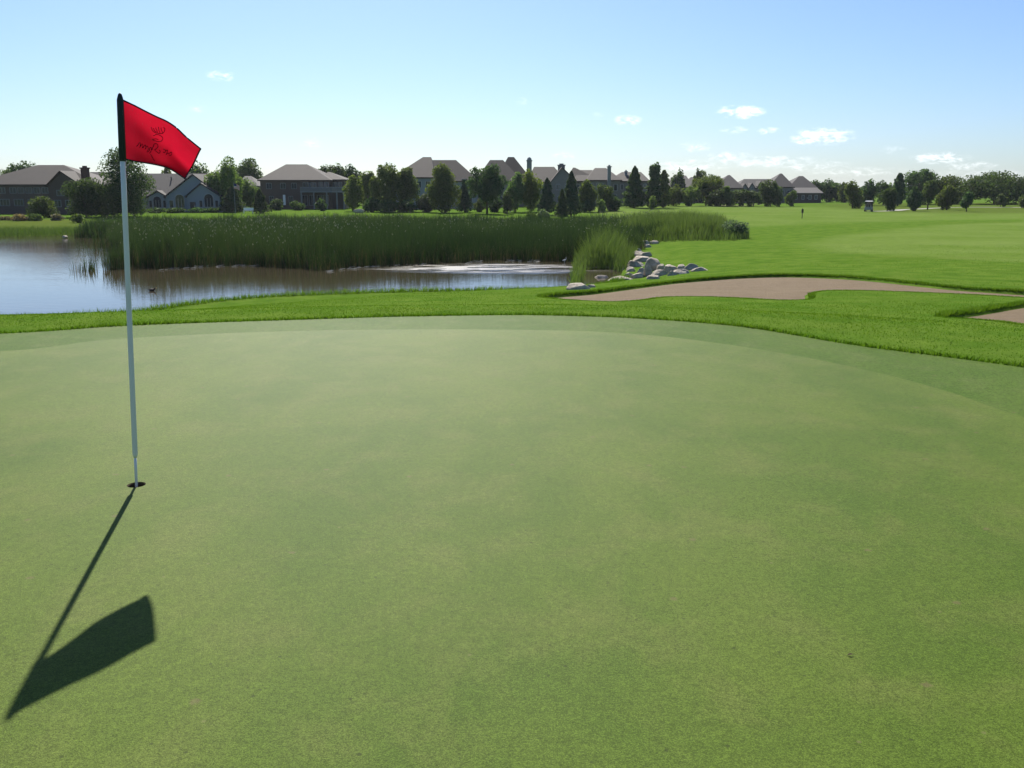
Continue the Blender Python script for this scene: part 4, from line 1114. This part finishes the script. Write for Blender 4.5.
def fabric_mat():
    m, t, out = new_mat('red_flag_nylon')
    p = objco(t)
    c = t.mix(t.noise(p, 9, 4), (.31, .005, .014, 1), (.39, .007, .020, 1))
    wv = t.noise(t.scaled(p, (1, 1, 1)), 420, 1)
    c = t.mix(t.math('MULTIPLY', wv, .25), c, (.17, .003, .008, 1))
    b = t.add('ShaderNodeBsdfPrincipled', {'Base Color': c, 'Roughness': .6, 'Specular IOR Level': .25})
    t.put(b, 'Normal', t.add('ShaderNodeBump', {'Height': t.noise(t.scaled(p, (1, 1, .5)), 14, 3), 'Strength': .35, 'Distance': .02}).outputs[0])
    tr = t.add('ShaderNodeBsdfTranslucent', {'Color': t.mix(1.0, c, (1.1, .9, 1.2, 1), 'MULTIPLY')})
    mx = t.add('ShaderNodeMixShader', {0: .5, 1: b.outputs[0], 2: tr.outputs[0]})
    t.l.new(mx.outputs[0], out.inputs[0]); return m


M['flag'] = fabric_mat(); M['hem'] = simple_mat('navy_hem', (.012, .016, .030), .7, .2, .2); M['ink'] = simple_mat('dark_flag_ink', (.02, .002, .006), .7, .2, .1)

fs = empty('golf_flagstick', tuple(BASE), 'white golf flagstick standing in the hole with a red flag', 'flagstick')
rel = lambda v: tuple(Vector(v) - BASE)
MB().tube([rel(pole_at(z)) for z in (-.1, .10, .19)], .0082, 12).build('ferrule', M['pole'], fs, smooth=True)
MB().tube([rel(pole_at(z)) for z in (.178, .20, .9, 1.6, 2.24)], [.009, .0150, .0148, .0145, .014], 14).build('pole', M['pole'], fs, smooth=True)
MB().tube([rel(pole_at(z)) for z in (1.908, 1.912, 2.235, 2.252, 2.266, 2.274)], [.017, .0195, .0180, .014, .010, .003], 14).build('sleeve', M['sleeve'], fs, smooth=True)
TOPE = spline([(-2.165, 5.19, 2.243), (-2.113, 5.245, 2.213), (-2.068, 5.283, 2.185), (-2.021, 5.318, 2.158), (-1.975, 5.350, 2.134), (-1.932, 5.380, 2.099), (-1.888, 5.400, 2.050), (-1.819, 5.430, 1.985)], 8, False)
BOTE = spline([(-2.180, 5.19, 1.924), (-2.150, 5.268, 1.911), (-2.127, 5.374, 1.904), (-2.106, 5.480, 1.896), (-2.072, 5.550, 1.882), (-2.046, 5.584, 1.864), (-2.015, 5.602, 1.839), (-1.986, 5.607, 1.817)], 8, False)


def curve_at(C, u):
    k = min(max(u, 0), 1) * (len(C) - 1); i = min(int(k), len(C) - 2); return C[i] + (C[i + 1] - C[i]) * (k - i)


def flag_pt(u, v):
    p = curve_at(TOPE, u); p = p + (curve_at(BOTE, u) - p) * v
    out = np.array([-.38, .92, .03])
    belly = .19 * u * math.sin(math.pi * v) ** .8 if 0 < v < 1 else 0
    ripple = (.007 * math.sin(u * 15 + v * 5) + .009 * math.sin(v * 10 - u * 6)) * min(1, u * 4) * math.sin(math.pi * min(max(v, 0), 1))
    return p + out * (belly + ripple) + np.array([.03 * max(0, u - .5) * math.sin(math.pi * min(max(v, 0), 1)), 0, 0])


NU, NV = 56, 40
V = [rel(flag_pt(i / NU, j / NV)) for j in range(NV + 1) for i in range(NU + 1)]
F = [(j * (NU + 1) + i, (j + 1) * (NU + 1) + i, (j + 1) * (NU + 1) + i + 1, j * (NU + 1) + i + 1) for j in range(NV) for i in range(NU)]
fl = MB().poly(V, F).build('flag', M['flag'], fs, smooth=True)
hem = MB()
edge = [(i / 40, 0.0) for i in range(41)] + [(1.0, j / 24) for j in range(1, 25)] + [(1 - i / 40, 1.0) for i in range(1, 41)]
hem.tube([rel(flag_pt(*e)) for e in edge], .0045, 6); hem.build('hem', M['hem'], fl, smooth=True)
# the crown, the loop and the lettering, as dark thin strokes lying on the cloth
US, VS = np.meshgrid(np.linspace(.02, .98, 220), np.linspace(.02, .98, 160)); UV = np.c_[US.ravel(), VS.ravel()]
PT = np.array([flag_pt(*q) for q in UV]); dd = PT - [0, 0, EYE]; zc = dd[:, 1] * cp - dd[:, 2] * sp
PX = np.c_[512 + FPX * dd[:, 0] / zc, 384 - FPX * (dd[:, 1] * sp + dd[:, 2] * cp) / zc]
strokes = [[(283, 248), (296, 280), (322, 296), (352, 304), (384, 302), (402, 284), (405, 258), (392, 250)], [(300, 256), (312, 278), (328, 290)], [(322, 252), (334, 280), (340, 296)], [(346, 246), (352, 272), (362, 298)], [(372, 250), (374, 270), (384, 296)],
           [(303, 322), (330, 312), (362, 320), (386, 342), (378, 368), (345, 376), (312, 368), (290, 358)], [(290, 358), (320, 352), (345, 356)],
           [(152, 420), (166, 402), (180, 384), (186, 408), (178, 430)], [(186, 420), (200, 398), (208, 420), (200, 436), (214, 426), (228, 404), (234, 430), (226, 446)], [(232, 440), (246, 416), (256, 442), (244, 468), (262, 462), (270, 430), (284, 436), (278, 470), (266, 480)],
           [(288, 452), (302, 418), (312, 396), (334, 398), (344, 418), (330, 440), (308, 452)], [(318, 458), (336, 470), (352, 482), (364, 466), (352, 452)], [(276, 490), (290, 512), (300, 534), (312, 552)],
           [(392, 444), (412, 456), (402, 476), (390, 470)], [(412, 462), (428, 452), (424, 480), (416, 496)], [(430, 484), (450, 480), (464, 470), (470, 486), (456, 500), (444, 496)]]
ink = MB()
for s_ in strokes:
    P = spline([(120 + x / 9.04, 100 + y / 9.04) for x, y in s_], 4, False); pts = []
    for q in P:
        k = int(np.argmin(((PX - q) ** 2).sum(1))); p3 = PT[k] + (np.array([0, 0, EYE]) - PT[k]) / np.linalg.norm(PT[k]) * .0035
        if not pts or np.linalg.norm(p3 - pts[-1]) > .002: pts.append(p3)
    if len(pts) > 1: ink.tube([rel(p) for p in pts], .0020, 5)
ink.build('emblem', M['ink'], fl)

M['soil'] = simple_mat('cup_soil', (.045, .035, .022), .95, .1, .3, 60); M['liner'] = simple_mat('cup_liner', (.16, .16, .15), .6, .3, .1)
cup = empty('golf_cup', (CUP[0], CUP[1], 0), 'round golf hole with its liner sunk in the putting green', 'golf hole')


def ring(r0, z0, r1, z1, r2, z2, r3, z3, n=32):
    m = MB(); vs = []
    for r_, z_ in ((r0, z0), (r1, z1), (r2, z2), (r3, z3)): vs += [(r_ * math.cos(2 * math.pi * k / n), r_ * math.sin(2 * math.pi * k / n), z_) for k in range(n)]
    return m.poly(vs, [(a * n + k, a * n + (k + 1) % n, (a + 1) % 4 * n + (k + 1) % n, (a + 1) % 4 * n + k) for a in range(4) for k in range(n)])


ring(CUP_R, .0075, CUP_R + .004, .004, CUP_R + .004, -.03, CUP_R, -.03).build('soil_rim', M['soil'], cup, smooth=True)
lin = ring(CUP_R, -.031, CUP_R + .004, -.031, CUP_R + .004, -.13, CUP_R, -.13); n = 32
lin.poly([(CUP_R * math.cos(2 * math.pi * k / n), CUP_R * math.sin(2 * math.pi * k / n), -.128) for k in range(n)], [tuple(range(n))]); lin.build('liner', M['liner'], cup)

# ------------------------------------------------------------------ golf cart
M['cart'] = simple_mat('cart_body_paint', (.20, .22, .26), .35, .5, .05); M['rubber'] = simple_mat('black_rubber', (.02, .02, .02), .8, .2, .1); M['seat'] = simple_mat('cart_seat_vinyl', (.30, .28, .24), .6, .3, .1)
q = at_depth(869, 205, 166); cz = hz(q[0], 166)
ct = empty('golf_cart', (q[0], 166, cz), 'small golf cart with a pale roof parked by the trees', 'golf cart'); ct.rotation_euler = (0, 0, R(62))
bd = MB(); prof = [(-1.15, .28), (1.15, .28), (1.2, .5), (1.05, .78), (.72, .86), (.55, .40), (-.05, .36), (-.10, .68), (-.7, .70), (-.75, .85), (-1.2, .8)]
for s_ in (0,): bd.poly([(x, -.58, z) for x, z in prof] + [(x, .58, z) for x, z in prof], [tuple(range(11)), tuple(range(21, 10, -1))] + [(k, (k + 1) % 11, 11 + (k + 1) % 11, 11 + k) for k in range(11)])
bd.build('body', M['cart'], ct)
rf = MB(); rf.poly([(-1.0, -.62, 1.78), (.85, -.62, 1.78), (.85, .62, 1.78), (-1.0, .62, 1.78), (-.85, -.5, 1.88), (.7, -.5, 1.88), (.7, .5, 1.88), (-.85, .5, 1.88)], [(0, 3, 2, 1), (4, 5, 6, 7), (0, 1, 5, 4), (1, 2, 6, 5), (2, 3, 7, 6), (3, 0, 4, 7)]); rf.build('roof', M['white'], ct)
for sy in (-.55, .55):
    MB().tube([(.8, sy, .84), (.62, sy, 1.3), (.55, sy, 1.78)], .025, 6).build('roof_post', M['rubber'], ct); MB().tube([(-.75, sy, .82), (-.8, sy, 1.3), (-.82, sy, 1.78)], .025, 6).build('roof_post', M['rubber'], ct)
MB().box(-.62, -.08, -.52, .52, .70, .82).box(-.72, -.60, -.52, .52, .82, 1.25).build('seat', M['seat'], ct)
MB().poly([(.78, -.52, .87), (.78, .52, .87), (.57, .52, 1.7), (.57, -.52, 1.7), (.80, -.52, .87), (.80, .52, .87), (.59, .52, 1.7), (.59, -.52, 1.7)], [(0, 1, 2, 3), (4, 7, 6, 5), (0, 4, 5, 1), (3, 2, 6, 7), (0, 3, 7, 4), (1, 5, 6, 2)]).build('windscreen', M['glass'], ct)
MB().tube([(.45, -.25, .9), (.3, -.25, 1.05)], .02, 6).tube([(.30 + .15 * math.sin(a) * .5, -.25 + .17 * math.cos(a), 1.05 + .15 * math.sin(a) * .8) for a in np.linspace(0, 2 * math.pi, 17)], .015, 5, False).build('steering_wheel', M['rubber'], ct)
for sx in (-.8, .82):
    for sy in (-.55, .55):
        wv = MB().tube([(sx, sy - .09, .23), (sx, sy + .09, .23)], .23, 16).build('wheel', M['rubber'], ct); MB().tube([(sx, sy - .1, .23), (sx, sy + .1, .23)], .11, 10).build('rim', M['white'], wv)
bg_ = MB().tube([(-1.05, .2, .6), (-1.12, .2, 1.35)], [.13, .15], 10).tube([(-1.05, -.2, .6), (-1.12, -.2, 1.3)], [.13, .15], 10); bg_.build('bag_rack', M['darkwood'], ct)

# ------------------------------------------------------------------ marker post, national flag, garden bench, waterfowl
q = on_ground(802, 218.5); mp = empty('marker_post', tuple(q), 'thin dark marker post alone in the far fairway', 'post')
hh = float(at_depth(802, 208.5, q[1])[2] - q[2])
MB().tube([(0, 0, -.1), (0, 0, hh)], .055, 8).build('post', M['darkwood'], mp); MB().box(-.13, .13, -.09, .09, hh * .55, hh * .93).build('marker_board', M['darkwood'], mp)

q = at_level(850, 655, .012); lf = MB(); lf.poly([(-.016, 0, 0), (-.005, -.006, .004), (.008, -.005, .006), (.017, .001, .003), (.007, .007, .008), (-.006, .007, .005)], [(0, 1, 5), (1, 2, 4, 5), (2, 3, 4)])
tag(lf.build('fallen_leaf', M['soil'], None, tuple(q)), 'tiny dark fallen leaf lying on the putting green', 'leaf').scale = (.7,) * 3

Yf = 154; q = at_depth(235.4, 212, Yf); zf_ = hz(q[0], Yf); fp = empty('national_flagpole', (q[0], Yf, zf_), 'slim garden flagpole with a small red white and blue flag', 'flagpole')
top = float(at_depth(235.4, 183, Yf)[2] - zf_); MB().tube([(0, 0, -.2), (0, 0, top)], [.05, .03], 8).tube([(0, 0, top), (0, 0, top + .1)], [.06, .05], 8).build('pole', M['trim'], fp)
M['navy'] = simple_mat('flag_navy', (.02, .03, .13), .7, .2, .1); M['stripe_red'] = simple_mat('flag_red', (.45, .02, .03), .7, .2, .1); M['cloth_white'] = simple_mat('flag_white', (.75, .75, .73), .7, .2, .05)
fw, fh = 1.25, .85; sl = .35


def fpt(u, v): return (u * fw * .8, .18 * math.sin(u * 5), top - .08 - v * fh - u * u * sl)


def flag_piece(u0, u1, v0, v1, off, name, mat, par):
    n = 8; vs = [tuple(np.array(fpt(u0 + (u1 - u0) * i / n, v)) + [0, off, 0]) for v in (v0, v1) for i in range(n + 1)]
    return MB().poly(vs, [(i, i + 1, n + 2 + i, n + 1 + i) for i in range(n)]).build(name, mat, par)


nf = flag_piece(0, 1, 0, 1, 0, 'flag', M['cloth_white'], fp)
flag_piece(0, .42, 0, .5, -.012, 'canton', M['navy'], nf)
for k in range(7): flag_piece(.42 if k < 4 else 0, 1, k / 6.5, (k + .5) / 6.5, -.01, 'stripe', M['stripe_red'], nf)

q = at_depth(248, 207, 156); bz = hz(q[0], 156); bn = empty('garden_bench', (q[0], 156, bz), 'white garden bench in the shade of the yellowish small tree', 'bench')
MB().box(-.85, .85, -.25, .25, .42, .48).build('seat', M['white'], bn); MB().box(-.85, .85, .2, .26, .55, .95).build('backrest', M['white'], bn)
for sx in (-.75, .75):
    for sy in (-.2, .2): MB().box(sx - .04, sx + .04, sy - .04, sy + .04, -.05, .42).build('leg', M['white'], bn)


def skin_body(name, nodes, edges, mat, loc, rotz, label, cat, group=None):
    """one continuous body grown over a skeleton of (position, radius)"""
    me = bpy.data.meshes.new(name); me.from_pydata([n_[0] for n_ in nodes], edges, []); o = bpy.data.objects.new(name, me); COL.objects.link(o)
    md = o.modifiers.new('skin', 'SKIN'); o.modifiers.new('sub', 'SUBSURF').levels = 2; o.modifiers['sub'].render_levels = 2
    for i, n_ in enumerate(nodes):
        me.skin_vertices[0].data[i].radius = (n_[1], n_[1]); me.skin_vertices[0].data[i].use_root = (i == 0)
    dg = bpy.context.evaluated_depsgraph_get(); m2 = bpy.data.meshes.new_from_object(o.evaluated_get(dg)); bpy.data.objects.remove(o)
    return tag(link(name, m2, mat, None, loc, True), label, cat, group), m2


M['duck'] = simple_mat('dark_duck_plumage', (.05, .042, .035), .7, .2, .3, 18); M['beak'] = simple_mat('dull_yellow_bill', (.35, .26, .06), .5, .3, .1); M['egret'] = simple_mat('white_plumage', (.80, .80, .78), .7, .2, .05)
q = at_level(152, 291, WATER_Z)
dk_, _ = skin_body('duck', [((0, 0, .07), .11), ((.13, 0, .08), .09), ((.2, 0, .15), .045), ((.235, 0, .235), .05), ((.275, 0, .235), .03), ((-.14, 0, .08), .085), ((-.25, 0, .13), .03)], [(0, 1), (1, 2), (2, 3), (3, 4), (0, 5), (5, 6)], M['duck'], (q[0], q[1], WATER_Z), 0, 'dark duck swimming on the open pond', 'duck')
MB().box(.295, .36, -.02, .02, .215, .235).build('bill', M['beak'], dk_); dk_.scale = (.6,) * 3
q = at_level(564.5, 262.5, WATER_Z)
EGS = .62
eg, _ = skin_body('white_egret', [((0, 0, .30), .085), ((.12, 0, .35), .05), ((.17, 0, .45), .022), ((.14, 0, .54), .02), ((.18, 0, .60), .028), ((-.12, 0, .27), .06), ((-.22, 0, .22), .02),
                                  ((.02, .04, .18), .016), ((.0, .04, .0), .011), ((.02, -.04, .18), .016), ((.0, -.04, 0), .011)], [(0, 1), (1, 2), (2, 3), (3, 4), (0, 5), (5, 6), (0, 7), (7, 8), (0, 9), (9, 10)], M['egret'], (q[0], q[1], WATER_Z - .03), 0, 'white wading bird at the reed edge beside the ruffled water', 'bird')
MB().poly([(.2, -.012, .592), (.2, .012, .592), (.2, 0, .612), (.31, 0, .585)], [(0, 1, 2), (0, 3, 1), (1, 3, 2), (2, 3, 0)]).build('bill', M['beak'], eg); eg.scale = (EGS,) * 3

# ------------------------------------------------------------------ the summer air between here and the far houses
def build_haze():
    m, t, out = new_mat('summer_haze')
    v = t.add('ShaderNodeVolumePrincipled', {'Color': (.86, .92, 1, 1), 'Density': .00008, 'Anisotropy': .2})
    t.l.new(v.outputs[0], out.inputs['Volume'])
    o = MB().box(-3800, 3800, -3800, 3800, -9, 24).build('haze', m)
    tag(o, 'thin pale summer haze in the air over the golf course', 'haze', kind='stuff')


build_haze()
